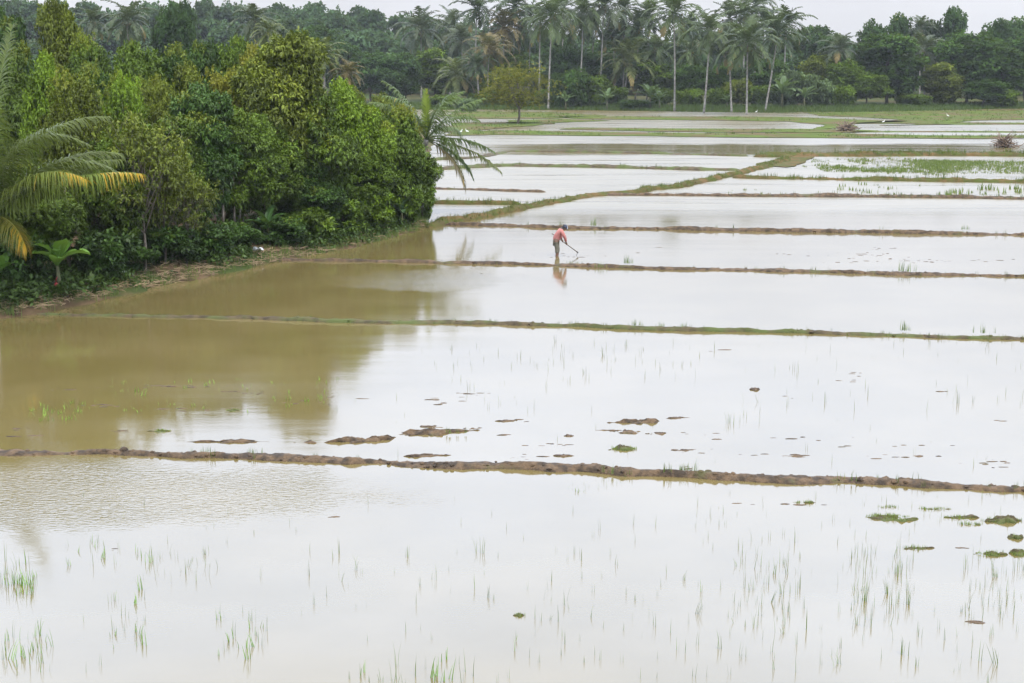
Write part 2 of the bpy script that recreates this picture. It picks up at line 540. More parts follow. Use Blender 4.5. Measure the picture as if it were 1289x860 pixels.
bund([(972, 225), (1030, 226), (1090, 227), (1160, 228), (1230, 229), (1289, 230)],
     0.9, 0.2, M['grassy'], 'brown and green bund between the weed covered paddy and the reedy strip', ext=(3, 50), step=0.25, lump=0.6, clods=0.4, grass=16, gh=(0.1, 0.4), seed=12)


# ------------------------------------------------------------------ far fields: low ground between the farthest paddies
def field(px_poly, label, mat, z=0.06, seed=0, n=60, rag=0.9):
    """a low flat of wet ground with a ragged outline, thick enough to stand out of the water"""
    P = [ground(*p)[:2] for p in px_poly]
    P.append(P[0])
    C, t = resample(np.array(P), 0.9)
    ctr = C.mean(0)
    d = C - ctr
    off = np.stack([rag * 4 * fbm(C[:, 0] * 0.12, C[:, 1] * 0.12, seed, 3), rag * 3.0 * fbm(C[:, 0] * 0.12 + 9, C[:, 1] * 0.12, seed + 3, 3)], -1)
    C = C + off
    k = len(C)
    e = (C - np.roll(C, 1, 0) + np.roll(C, -1, 0) - C)
    nv = np.stack([-e[:, 1], e[:, 0]], -1)
    nv /= np.linalg.norm(nv, axis=1)[:, None] + 1e-9
    inner = C + nv * 0.5
    V = np.concatenate([np.c_[C, np.full(k, -0.1)], np.c_[inner, np.full(k, z)]])
    i = np.arange(k)
    j = (i + 1) % k
    import bmesh
    me = bpy.data.meshes.new('field')
    bm = bmesh.new()
    vs = [bm.verts.new(v) for v in V]
    for a, b in zip(i, j):
        bm.faces.new((vs[a], vs[b], vs[k + b], vs[k + a]))
    f = bm.faces.new(vs[k:])
    bmesh.ops.recalc_face_normals(bm, faces=bm.faces)
    bmesh.ops.triangulate(bm, faces=[f])
    bm.to_mesh(me)
    bm.free()
    o = obj('field', me, mat)
    tag(o, label, kind='structure')
    return np.array(P)


FAR_GRASS = []      # (polygon in metres, tufts per square metre, height)
for k, (poly, mt, dens, h) in enumerate([
    ([(560, 166), (640, 164.5), (760, 167), (900, 168.5), (1040, 168), (1170, 171), (1300, 171), (1300, 174.5), (1170, 174.5), (1000, 173.5), (800, 171.5), (640, 170), (560, 171)], 'field', 0.9, 0.35),
    ([(575, 155), (650, 154), (700, 156), (640, 160), (600, 165), (555, 166)], 'field', 0.6, 0.35),
    ([(640, 152), (700, 150), (760, 152), (690, 155.5), (640, 156)], 'field', 0.5, 0.35),
    ([(690, 147.5), (800, 147), (1000, 148), (1060, 150), (1140, 153), (1070, 156.5), (1060, 162), (1020, 163), (1040, 158), (1000, 153), (860, 151), (740, 150)], 'field', 0.5, 0.3),
    ([(720, 161.5), (900, 163), (1030, 163), (1090, 165), (1070, 167), (900, 167), (700, 163)], 'field', 0.5, 0.3),
    ([(1010, 141), (1150, 140), (1330, 139), (1330, 150), (1230, 152), (1160, 156), (1080, 156), (1140, 151), (1040, 146)], 'field', 0.5, 0.35),
    ([(1100, 158), (1160, 157.5), (1330, 157), (1330, 155), (1210, 154.5)], 'field', 0.5, 0.3),
    ([(1060, 168), (1160, 167), (1330, 168), (1330, 166), (1200, 165.5), (1080, 166)], 'field', 0.5, 0.3),
    ([(950, 208), (975, 200), (995, 196), (1010, 197), (1000, 203), (985, 211)], 'grassy', 1.2, 0.3),
    ([(572, 141), (690, 141.5), (760, 146), (690, 149.5), (572, 150)], 'field', 0.5, 0.4),
]):
    P = field(poly, None, M[mt], 0.03 if mt == 'flat' else 0.05, k * 7, rag=0.45 if mt == 'flat' else 0.6)
    FAR_GRASS.append((P, dens, h))


# ------------------------------------------------------------------ grass
def tuft_blades(rg, n, h, spread, width, lean=0.5, seg=3):
    """blades of one tuft: arrays of vertices, quads, tint"""
    V, Q, A = [], [], []
    k = 0
    for _ in range(n):
        az = rg.uniform(0, 2 * math.pi)
        b = np.array([rg.normal(0, spread), rg.normal(0, spread), 0])
        L = h * rg.uniform(0.55, 1.15)
        l0 = rg.uniform(0.0, 0.25) * lean
        l1 = rg.uniform(0.2, 1.5) * lean
        d = np.array([math.cos(az), math.sin(az), 0])
        s = np.array([-d[1], d[0], 0])
        p = b.copy()
        a = rg.uniform(0.2, 1)
        for i in range(seg + 1):
            f = i / seg
            w = width * (1 - f) ** 0.6 * 0.5 + 0.0003
            V += [p - s * w, p + s * w]
            ang = l0 + (l1) * f * f
            p = p + (d * math.sin(ang) + np.array([0, 0, math.cos(ang)])) * L / seg
            if i < seg:
                Q.append([k, k + 1, k + 3, k + 2])
                A.append(a)
                k += 2
        k += 2
    return np.array(V), np.array(Q), np.array(A)


def scatter_grass(name, spots, width=0.012, n=5, spread=0.03, color=(0.1, 0.16, 0.03), lean=0.8):
    """one mesh of grass; spots: (x, y, z, height, tint)"""
    rg = np.random.default_rng(5)
    protos = [tuft_blades(rg, n, 1.0, spread, width, lean, 2) for _ in range(12)]
    Vs, Qs, As, k = [], [], [], 0
    for (x, y, z, h, tt) in spots:
        V, Q, A = protos[rg.integers(0, 12)]
        a = rg.uniform(0, 6.28)
        c, s = math.cos(a), math.sin(a)
        W = np.stack([(V[:, 0] * c - V[:, 1] * s) * h + x, (V[:, 0] * s + V[:, 1] * c) * h + y, V[:, 2] * h + z], -1)
        Vs.append(W)
        Qs.append(Q + k)
        As.append(np.clip(A * 0.5 + tt * 0.5, 0, 1))
        k += len(W)
    o = obj(name, mesh(name, np.concatenate(Vs), np.concatenate(Qs), None, {'tint': np.concatenate(As)}), M['blade'], color=color)
    return tag(o, kind='stuff')


scatter_grass('grass', GRASS_SPOTS, width=0.07, n=6, spread=0.25, color=(0.062, 0.088, 0.018))

spots = []
for P, dens, h in FAR_GRASS:
    lo, hi = P.min(0), P.max(0)
    n = int((hi - lo).prod() * dens)
    q = rng.uniform(lo, hi, (n, 2))
    q = q[in_poly(q[:, 0], q[:, 1], P)]
    q = q[np.abs(q[:, 0]) < 0.42 * q[:, 1] + 10]
    clump = fbm(q[:, 0] * 0.15, q[:, 1] * 0.15, 31, 3)
    for (x, y), c in zip(q, clump):
        if c > -0.15:
            spots.append((x, y, 0.02, h * rng.uniform(0.4, 1.1), rng.uniform(0, 0.9)))
wspots = []
for poly, dens, h in (([(1010, 201), (1120, 199), (1200, 203), (1190, 216), (1120, 219), (1060, 213), (1000, 210)], 11.0, 0.26),
                      ([(1000, 201), (1300, 204), (1300, 219), (1040, 217)], 14.0, 0.26),
                      ([(1170, 202), (1240, 205), (1210, 221), (1160, 221)], 14.0, 0.26),
                      ([(1040, 232), (1300, 234), (1300, 246), (1020, 246)], 0.35, 0.4),
                      ([(1200, 238), (1300, 238), (1300, 247), (1180, 246)], 0.9, 0.5),
                      ([(880, 240), (1000, 236), (1010, 245), (900, 246)], 0.3, 0.3)):
    P = np.array([ground(*p)[:2] for p in poly])
    lo, hi = P.min(0), P.max(0)
    q = rng.uniform(lo, hi, (int((hi - lo).prod() * dens), 2))
    q = q[in_poly(q[:, 0], q[:, 1], P)]
    for x, y in q:
        if fbm(np.array([x * 0.35]), np.array([y * 0.12]), 55, 3)[0] + rng.normal(0, 0.22) > -0.02:
            wspots.append((x, y, -0.03, h * rng.uniform(0.3, 1.0), rng.uniform(0.2, 0.9)))
scatter_grass('water_weeds', wspots, width=0.22, n=6, spread=0.5, color=(0.095, 0.128, 0.034))
for _ in range(9000):
    x = rng.uniform(-45, 120)
    y = np.interp(x, BANK[:, 0], BANK[:, 1]) + rng.uniform(-6, 7)
    spots.append((x, y, float(ground_z(x, y)) - 0.03, rng.uniform(0.25, 0.9), rng.uniform(0, 0.7)))
scatter_grass('field_grass', spots, width=0.16, n=6, spread=0.45, color=(0.060, 0.095, 0.020))


# ------------------------------------------------------------------ broadleaf trees
def leaves(rg, tips, dirs, per, L, W, droop, blob_tint, spread=1.0, fold=0.25):
    """whorls of leaves at twig tips: each leaf a folded kite"""
    n = len(tips)
    P = np.repeat(tips, per, 0)
    D = np.repeat(dirs, per, 0)
    tint = np.repeat(blob_tint, per)
    m = n * per
    r = rg.normal(size=(m, 3))
    d = D * 0.55 + r / (np.linalg.norm(r, axis=1)[:, None] + 1e-9) * spread
    d[:, 2] -= droop * rg.uniform(0.4, 1.3, m)
    d /= np.linalg.norm(d, axis=1)[:, None]
    up = D * 0.6 + np.array([0, 0, 0.8]) + rg.normal(0, 0.35, (m, 3))
    s = np.cross(d, up)
    s /= np.linalg.norm(s, axis=1)[:, None] + 1e-9
    nn = np.cross(s, d)
    l = L * rg.uniform(0.65, 1.25, m)[:, None]
    w = W * rg.uniform(0.7, 1.2, m)[:, None]
    base = P + rg.normal(0, L * 0.12, (m, 3))
    mid = base + d * l * 0.48
    tip = base + d * l + np.array([0, 0, -1.0]) * l * 0.10
    V = np.stack([base, mid + s * w * 0.5 + nn * w * fold, tip, mid - s * w * 0.5 + nn * w * fold], 1).reshape(-1, 3)
    Q = np.arange(m * 4).reshape(m, 4)
    return V, Q, np.clip(tint + rg.normal(0, 0.07, m), 0, 1)


def crown(seed, H, Rr, zb, nblob, ntips, per, L, W, droop=0.5, shape='dome', young=0.3, fill=0.12, gap=0.0):
    """crown leaves from zb to H; returns (leaf mesh data, blob centres)"""
    rg = np.random.default_rng(seed)
    cz, hz = (H + zb) / 2, (H - zb) / 2
    B = []
    tries = 0
    while len(B) < nblob and tries < 4000:
        tries += 1
        v = rg.normal(size=3)
        v /= np.linalg.norm(v)
        rad = rg.uniform(0.45, 0.86)
        p = v * rad
        if shape == 'dome':
            p[:2] *= 1.0 if p[2] < 0.2 else 1.0 - 0.12 * p[2]
        elif shape == 'column':
            p[:2] *= 0.92
        elif shape == 'umbrella':
            p[2] = abs(p[2]) * 0.6 + 0.1
        elif shape == 'cone':
            p[:2] *= 1.0 - 0.55 * (p[2] + 1) / 2
        q = np.array([p[0] * Rr, p[1] * Rr, cz + p[2] * hz])
        br = Rr * rg.uniform(0.17, 0.36)
        if any(np.linalg.norm((q - b[0]) / np.array([1, 1, 1.0])) < 0.55 * min(br, b[1]) for b in B):
            continue
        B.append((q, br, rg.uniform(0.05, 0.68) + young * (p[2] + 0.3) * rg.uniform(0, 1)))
    w = np.array([b[1] ** 2 for b in B])
    idx = rg.choice(len(B), ntips, p=w / w.sum())
    C = np.array([b[0] for b in B])[idx]
    r = np.array([b[1] for b in B])[idx]
    bt = np.array([b[2] for b in B])[idx]
    v = rg.normal(size=(ntips, 3))
    v[:, 2] = v[:, 2] * 0.85 + 0.25
    v /= np.linalg.norm(v, axis=1)[:, None]
    ax = np.array([Rr * 1.0, Rr * 1.0, hz])
    f = np.where(rg.uniform(size=ntips) < fill, rg.uniform(0.2, 0.8, ntips), rg.uniform(0.86, 1.08, ntips))
    lumpy = 1 + 0.8 * vnoise(v[:, 0] * 3 + idx * 7.1, v[:, 1] * 3 + v[:, 2] * 2.7, seed)
    tips = C + v * (r * f * lumpy)[:, None] * np.array([1, 1, 0.8])
    if gap:
        keep = rg.uniform(size=ntips) > gap
        tips, v, bt, C = tips[keep], v[keep], bt[keep], C[keep]
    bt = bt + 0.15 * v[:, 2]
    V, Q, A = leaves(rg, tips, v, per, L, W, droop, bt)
    top, rad = np.percentile(V[:, 2], 99.7), np.percentile(np.hypot(V[:, 0], V[:, 1]), 98)
    k_z, k_r = (H - zb) / (top - zb), Rr / rad
    fix = np.array([k_r, k_r, k_z])
    V = V * fix + np.array([0, 0, zb * (1 - k_z)])
    B = [(b[0] * fix + np.array([0, 0, zb * (1 - k_z)]), b[1], b[2]) for b in B]
    keep = V[:, 2].reshape(-1, 4).min(1) > 0.05
    return V, Q[keep], A[keep], [b[0] for b in B], tips


def trunk_acc(seed, H, zb, blobs, r0, lean=0.06, limbs=10, twigs=None):
    rg = np.random.default_rng(seed + 900)
    acc = Acc()
    n = 9
    zt = zb + (H - zb) * 0.6
    z = np.linspace(-0.3, zt, n)
    wx = np.cumsum(rg.normal(0, lean * H / n, n))
    wy = np.cumsum(rg.normal(0, lean * H / n, n))
    wx -= wx[0]
    wy -= wy[0]
    P = np.stack([wx, wy, z], -1)
    rad = r0 * (1 - 0.75 * np.linspace(0, 1, n))
    rad[0] *= 1.35
    acc.tube(P, rad, 8)
    for b in blobs[:limbs]:
        k = rg.integers(int(n * 0.35), n - 1)
        s = P[k]
        mid = (s + b) / 2 + rg.normal(0, 0.25, 3) * np.linalg.norm(b - s) * 0.3 + np.array([0, 0, 0.1 * np.linalg.norm(b - s)])
        t = np.linspace(0, 1, 6)[:, None]
        c = (1 - t) ** 2 * s + 2 * t * (1 - t) * mid + t ** 2 * b
        acc.tube(c, rad[k] * 0.6 * np.linspace(1, 0.22, 6), 5)
        if twigs is not None:
            for _ in range(twigs):
                q = c[rg.integers(2, 6)]
                e = q + rg.normal(0, 0.35, 3) * np.array([1, 1, 0.7]) + (b - s) * rg.uniform(0.1, 0.3)
                acc.tube([q, (q + e) / 2 + rg.normal(0, 0.08, 3), e], rad[k] * np.array([0.2, 0.13, 0.05]), 4)
    return acc


TREE = {}


def proto(key, seed, H, Rr, zb, r0=0.14, bark='bark', mat='leaf', limbs=10, twigs=None, **kw):
    V, Q, A, B, tips = crown(seed, H, Rr, zb, **kw)
    cm = mesh('crown', V, Q, None, {'tint': A})
    cm.materials.append(M[mat])
    tm = trunk_acc(seed, H, zb, B, r0, limbs=limbs, twigs=twigs).mesh('trunk', True)
    tm.materials.append(M[bark])
    TREE[key] = (cm, tm, H, Rr)


# near thicket kinds (leaves of true size), nominal height 9 m and crown radius 3 m
for k in range(3):
    proto(f'dome{k}', 11 + k, 9.0, 3.0, 1.0, nblob=50, ntips=6000, per=7, L=0.27, W=0.108, droop=0.6, shape='dome')
for k in range(2):
    proto(f'tall{k}', 21 + k, 9.0, 2.8, 0.8, nblob=52, ntips=6000, per=7, L=0.25, W=0.105, droop=0.65, shape='dome', young=0.45)
proto('round', 31, 9.0, 3.0, 2.0, nblob=60, ntips=5200, per=7, L=0.20, W=0.085, droop=0.3, shape='dome', young=0.4)
proto('sparse', 41, 6.0, 2.6, 1.6, r0=0.09, nblob=30, ntips=620, per=7, L=0.21, W=0.09, droop=0.2, fill=0.1, limbs=30, twigs=4, shape='dome', young=0.35)
for k in range(3):
    proto(f'shrub{k}', 51 + k, 2.4, 1.4, 0.0, r0=0.04, nblob=20, ntips=900, per=7, L=0.24, W=0.10, droop=0.35, shape='dome')
# far kinds: sprays of leaves, nominal 14 m and radius 5 m
for k in range(4):
    proto(f'far{k}', 61 + k, 14.0, 5.0, 1.0 + 0.6 * (k % 2), r0=0.25, mat='far_leaf', bark='dark_bark', nblob=54, ntips=2600, per=4, L=0.62, W=0.40, droop=0.35, shape=('dome', 'column', 'dome', 'cone')[k], young=0.15)
proto('farbush', 71, 4.0, 3.0, 0.0, r0=0.08, mat='far_leaf', bark='dark_bark', nblob=26, ntips=1000, per=4, L=0.55, W=0.32, droop=0.4, shape='dome', young=0.2)
proto('feathery', 72, 8.6, 4.6, 2.2, r0=0.17, mat='far_leaf', bark='dark_bark', nblob=56, ntips=1700, per=6, L=0.30, W=0.10, droop=0.1, fill=0.15, limbs=30, twigs=2, shape='dome', young=0.5, gap=0.1)

PAL = {'dark': (0.034, 0.070, 0.011), 'mid': (0.066, 0.108, 0.010), 'olive': (0.090, 0.114, 0.011), 'bright': (0.105, 0.170, 0.010),
       'yellow': (0.135, 0.138, 0.013), 'bluish': (0.034, 0.068, 0.018), 'grey': (0.060, 0.092, 0.042), 'pale': (0.085, 0.125, 0.050)}


def tree(kind, px, top, Y, rpx, pal, label, name='broadleaf_tree', group=None, base=None, cat='tree', stretch=None):
    cm, tm, H0, R0 = TREE[kind]
    p = at(px, top, Y)
    zg = float(ground_z(p[0], Y)) - 0.05 if base is None else base
    H = p[2] - zg
    r = rpx * Y / F_PX
    rz = rng.uniform(0, 6.28)
    root = thing(name, label, cat, (p[0], Y, zg), rz, group)
    c = np.array(PAL[pal]) * rng.uniform(0.9, 1.12)
    s = (r / R0, r / R0, H / H0)
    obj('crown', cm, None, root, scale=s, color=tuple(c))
    obj('trunk', tm, None, root, scale=((r / R0 + 1) / 2 * 1.0, (r / R0 + 1) / 2, H / H0) if False else s)
    return root


G_TH = 'broadleaf trees crowding the bank beside the paddies'
for (kind, px, top, Y, rpx, pal, label) in [
    # front row, standing on the bank
    ('dome0', 40, 205, 49.5, 62, 'mid', 'low leafy tree half hidden behind the big coconut fronds'),
    ('round', 92, 90, 53.5, 46, 'olive', 'rounded olive green crown just above the nearest coconut fronds'),
    ('dome1', 128, 170, 53.0, 50, 'mid', 'small dense tree between the coconut fronds and the bare grey branches'),
    ('tall0', 205, 150, 57.0, 52, 'mid', 'leafy tree behind the bare grey branches'),
    ('tall1', 245, 112, 59.5, 56, 'dark', 'big dark glossy tree in the middle of the thicket front'),
    ('dome2', 300, 140, 61.0, 50, 'mid', 'dark green tree below the tallest crown, toward the big palm frond'),
    ('tall0', 352, 46, 65.0, 62, 'olive', 'tallest tree of the thicket with a yellow tinged peak'),
    ('dome0', 330, 150, 62.5, 56, 'mid', 'dense leafy tree filling the foot of the tallest crown'),
    ('dome1', 398, 122, 65.0, 52, 'mid', 'full green tree beside the foot of the tallest crown'),
    ('dome2', 430, 104, 68.5, 42, 'bright', 'bright green tree stepping down from the tallest crown'),
    ('tall1', 458, 132, 69.0, 40, 'bright', 'light green tree between the tallest crown and the end of the thicket'),
    ('dome0', 492, 140, 71.0, 42, 'mid', 'leafy tree next to the small coconut palm at the thicket end'),
    ('round', 506, 134, 74.0, 26, 'yellow', 'small tree with orange tinged top just before the leaning coconut palm'),
    ('dome1', 520, 178, 72.5, 34, 'mid', 'last low tree at the open end of the thicket'),
    ('dome2', 452, 196, 67.5, 44, 'mid', 'low bushy tree hanging over the end of the bank'),
    ('dome1', 392, 210, 64.0, 44, 'dark', 'dark low tree overhanging the bank below the tallest crown'),
    # second row
    ('dome2', 56, 72, 60.0, 34, 'bright', 'bright green tree behind the rounded olive crown'),
    ('dome0', 122, 84, 62.0, 36, 'dark', 'dark tree behind the rounded olive crown on its open side'),
    ('round', 152, 94, 61.0, 34, 'bright', 'bright yellow green crown above the bare grey branches'),
    ('round', 190, 98, 64.0, 34, 'olive', 'olive tree between two brighter crowns in the upper thicket'),
    ('dome1', 232, 84, 66.0, 38, 'olive', 'olive crown just behind the big dark glossy tree'),
    ('round', 284, 88, 67.0, 36, 'yellow', 'yellowish crown before the tallest tree'),
    ('tall1', 318, 62, 70.0, 34, 'yellow', 'yellow green shoulder crown touching the tallest tree'),
    ('tall0', 78, 4, 74.0, 34, 'olive', 'tall tree with a thin spiky top rising above the upper thicket'),
    ('tall1', 6, 16, 72.0, 30, 'dark', 'dark tree at the picture edge above the coconut fronds'),
    ('dome1', 14, 62, 66.0, 36, 'mid', 'tree at the picture edge below the dark crown'),
    # back row seen over the others
    ('dome2', 168, 58, 66.0, 42, 'mid', 'first crown of the flat topped hedge of trees at the back'),
    ('dome0', 214, 62, 67.0, 40, 'dark', 'dark second crown of the flat topped hedge at the back'),
    ('dome1', 256, 56, 69.0, 42, 'dark', 'third crown of the flat topped hedge at the back'),
    ('dome2', 296, 52, 71.0, 38, 'mid', 'last crown of the flat topped hedge, beside the yellow shoulder crown'),
    ('dome0', 112, 50, 70.0, 40, 'mid', 'crown at the back beside the tall spiky tree'),
    ('dome0', 388, 100, 78.0, 40, 'mid', 'crown behind the tallest tree on its falling side'),
    ('dome1', 478, 122, 80.0, 32, 'olive', 'olive crown behind the light green tree'),
    ('dome1', 440, 112, 84.0, 30, 'olive', 'dull olive crown at the back of the falling slope of trees'),
]:
    tree(kind, px, top, Y, rpx, pal, label, group=G_TH)
tree('sparse', 172, 142, 53.0, 66, 'olive', 'sparse tree with bare pale grey branches leaning from the bank', group=G_TH)
tree('sparse', 200, 176, 54.2, 46, 'olive', 'thin crowned tree with crooked pale twigs in front of the leaning bare one', group=G_TH)
tree('sparse', 110, 150, 53.2, 40, 'olive', 'sparse olive tree just above the orange tipped coconut frond', group=G_TH)
for px, Y, label in ((-70, 50.5, 'leafy tree just outside the picture edge beside the large coconut palm'), (-150, 48.5, 'leafy tree two crowns outside the picture edge along the bank'), (-110, 57.0, 'tall tree outside the picture edge behind the bank')):
    tree('dome1', px, 70, Y, 70, 'mid', label, group=G_TH)  # unseen trees, added to close the bright gap in the left edge's water reflection
tree('sparse', 235, 215, 55.0, 46, 'olive', 'small sparse tree reaching light branches over the water edge', group=G_TH)

# shrubs along the bank
for k, (px, top, Y, rpx, pal, label) in enumerate([
    (14, 295, 47.8, 42, 'dark', 'leafy shrub at the picture edge below the coconut palm'),
    (125, 290, 50.6, 44, 'dark', 'shrub beside the bright banana plant'),
    (168, 308, 52.6, 36, 'dark', 'dark shrub below the bare grey branches'),
    (215, 285, 54.6, 42, 'dark', 'broad shrub on the bank between the two sparse trees'),
    (262, 282, 56.2, 36, 'dark', 'dark shrub below the big glossy tree'),
    (300, 280, 58.0, 34, 'dark', 'shrub behind the straw strewn bank, near the tall trunks'),
    (352, 275, 60.6, 34, 'dark', 'dark shrub next to the broad leaved plant on the bank'),
    (392, 260, 62.8, 34, 'mid', 'shrub below the tallest crown at the water edge'),
    (430, 252, 65.0, 32, 'mid', 'shrub on the grassy end of the bank, first from the tallest tree'),
    (470, 240, 67.0, 30, 'bright', 'light green shrub among the last trees of the bank'),
    (508, 228, 70.0, 28, 'mid', 'shrub near the tip of the bank'),
    (531, 218, 72.4, 20, 'mid', 'small shrub at the very tip of the bank'),
]):
    tree(f'shrub{k % 3}', px, top, Y, rpx, pal, label, name='shrub', group='shrubs along the bank', cat='shrub')


# ------------------------------------------------------------------ coconut palms
def frond(acc, rg, az, e0, e1, L, n=40, leaf=0.75, wid=0.05, hang=0.7, tint=(0.3, 0.6), twist=0.0, origin=(0, 0, 0), seg=2, orange=0.0, rr=0.03, bend=0.0):
    """one feather leaf: arching rachis and drooping leaflets"""
    o = np.array(origin, float)
    m = 16
    s = np.linspace(0, 1, m)
    el = np.radians(e0 + (e1 - e0) * s ** 1.4)
    aa = az + bend * s ** 1.5
    d = np.stack([np.cos(el) * np.cos(aa), np.cos(el) * np.sin(aa), np.sin(el)], -1)
    P = o + np.concatenate([[[0, 0, 0]], np.cumsum((d[:-1] + d[1:]) / 2 * L / (m - 1), 0)])
    acc.tube(P, rr * (1 - 0.85 * s), 5, a=0.75)
    t0 = rg.uniform(*tint)
    ts = np.linspace(0.16, 0.99, n)
    side0 = np.array([-math.sin(az), math.cos(az), 0])
    for t in ts:
        p = np.array([np.interp(t, s, P[:, k]) for k in range(3)])
        tg = np.array([np.interp(t, s, d[:, k]) for k in range(3)])
        tg /= np.linalg.norm(tg)
        sd = np.cross(tg, np.array([0, 0, 1.0]))
        sd = side0 * -1 if np.linalg.norm(sd) < 0.15 else sd / np.linalg.norm(sd)
        upv = np.cross(sd, tg)
        if twist:
            c_, s_ = math.cos(twist), math.sin(twist)
            sd, upv = sd * c_ + upv * s_, upv * c_ - sd * s_
        ll = leaf * (0.35 + 0.65 * math.sin(math.pi * min(1, 0.12 + t * 0.95)) ** 0.7) * rg.uniform(0.85, 1.12)
        for sg in (-1, 1):
            if rg.uniform() < 0.04:
                continue
            dd = sd * sg * 0.85 + tg * (0.45 + 0.5 * t) + upv * 0.25 + rg.normal(0, 0.13, 3)
            dd /= np.linalg.norm(dd)
            q = p.copy()
            pts = [q]
            for i in range(seg):
                dd = dd + np.array([0, 0, -hang * (0.45 if i == 0 else 0.9)]) * rg.uniform(0.45, 1.35)
                dd /= np.linalg.norm(dd)
                q = q + dd * ll / seg
                pts.append(q)
            wv = np.cross(dd, sd * sg + upv)
            wv = tg - dd * (tg @ dd)
            wv /= np.linalg.norm(wv) + 1e-9
            V = []
            for i, q in enumerate(pts):
                w = wid * (0.8, 1.0, 0.45, 0.1)[i] if seg == 3 else wid * (0.8, 0.9, 0.12)[i]
                V += [q - wv * w / 2, q + wv * w / 2]
            a = np.clip(t0 + rg.normal(0, 0.12) + orange * max(0, t - 0.35) * 1.6, 0, 1)
            acc.add(V, [[2 * i, 2 * i + 1, 2 * i + 3, 2 * i + 2] for i in range(seg)], None, a)
    return P


def far_crown(seed, Rr=4.4, dead=2):
    rg = np.random.default_rng(seed)
    acc = Acc()
    N = 24
    for k in range(N):
        f = k / (N - 1)
        e0 = 86 - 125 * f + rg.normal(0, 6)
        e1 = e0 - 55 - 40 * (1 - abs(f - 0.5)) + rg.normal(0, 10)
        frond(acc, rg, k * 2.39996 + rg.normal(0, 0.2), e0, max(e1, -88), Rr * rg.uniform(0.85, 1.15) * (0.75 + 0.25 * math.sin(math.pi * f)), n=22, leaf=0.95, wid=0.15, hang=0.55,
              tint=(0.25, 0.6), seg=2, orange=(0.9 if rg.uniform() < 0.5 else 0.3) if f > 0.78 and rg.uniform() < 0.7 else 0.0, rr=0.06)
    for k in range(9):
        v = rg.normal(size=3) * np.array([0.35, 0.35, 0.2])
        acc.add(*lump_mesh(rg, v + np.array([0, 0, -0.45]), 0.16, 1.1)[:2], lump_mesh(rg, v + np.array([0, 0, -0.45]), 0.16, 1.1)[2], 0.93)
    return acc.mesh('crown')


FAR_CROWN = [far_crown(200 + k) for k in range(6)]
for m_ in FAR_CROWN:
    m_.materials.append(M['far_palm_leaf'])


def palm_trunk(seed, H=14.0, r=0.17, lean=0.5):
    rg = np.random.default_rng(seed)
    acc = Acc()
    t = np.linspace(0, 1, 24)
    az = rg.uniform(0, 6.28)
    curve = lean * (np.sin(t * math.pi) * rg.uniform(-0.6, 0.9))
    P = np.stack([math.cos(az) * curve, math.sin(az) * curve, t * H - 0.1], -1)
    rad = r * (1.0 - 0.38 * t) * (1 + 0.05 * (np.arange(24) % 2))
    rad[0] *= 1.5
    rad[1] *= 1.15
    acc.tube(P, rad, 9)
    return acc.mesh('trunk', True)


PTRUNK = [palm_trunk(300 + k) for k in range(4)]
for m_ in PTRUNK:
    m_.materials.append(M['palm_trunk'])
PC = {'green': (0.055, 0.080, 0.026), 'dark': (0.036, 0.058, 0.024), 'grey': (0.062, 0.080, 0.042), 'brown': (0.105, 0.085, 0.032), 'light': (0.085, 0.105, 0.030)}


def palm(bx, by, cx, cy, rpx, pal, label, Y=None, group='coconut palms of the far grove', k=[0]):
    """far palm: base pixel (bx, by) on the ground unless Y is given; crown centre at (cx, cy)"""
    k[0] += 1
    if Y is None:
        z = 0.45
        g = ground(bx, by, z)
        Y = g[1]
    c = at(cx, cy, Y)
    gx = at(bx, by, Y)[0]
    zg = float(ground_z(gx, Y)) - 0.1
    H = c[2] - zg
    root = thing('coconut_palm', label, 'palm tree', (gx, Y, zg), 0.0, group)
    s = rpx * Y / F_PX / 3.0
    tr = obj('trunk', PTRUNK[k[0] % 4], None, root, scale=(1, 1, H / 14.0))
    tr.rotation_euler = (0, math.atan2(c[0] - gx, H), 0)
    tr.scale = (1, 1, math.hypot(H, c[0] - gx) / 14.0)
    cr = obj('crown', FAR_CROWN[k[0] % 6], None, root, loc=(c[0] - gx, 0, H), rz=k[0] * 1.7, scale=(s, s, s * 1.0), color=tuple(np.array(PC[pal]) * rng.uniform(0.9, 1.1)))
    cr.rotation_euler = (rng.normal(0, 0.08), rng.normal(0, 0.08), k[0] * 1.7)
    return root


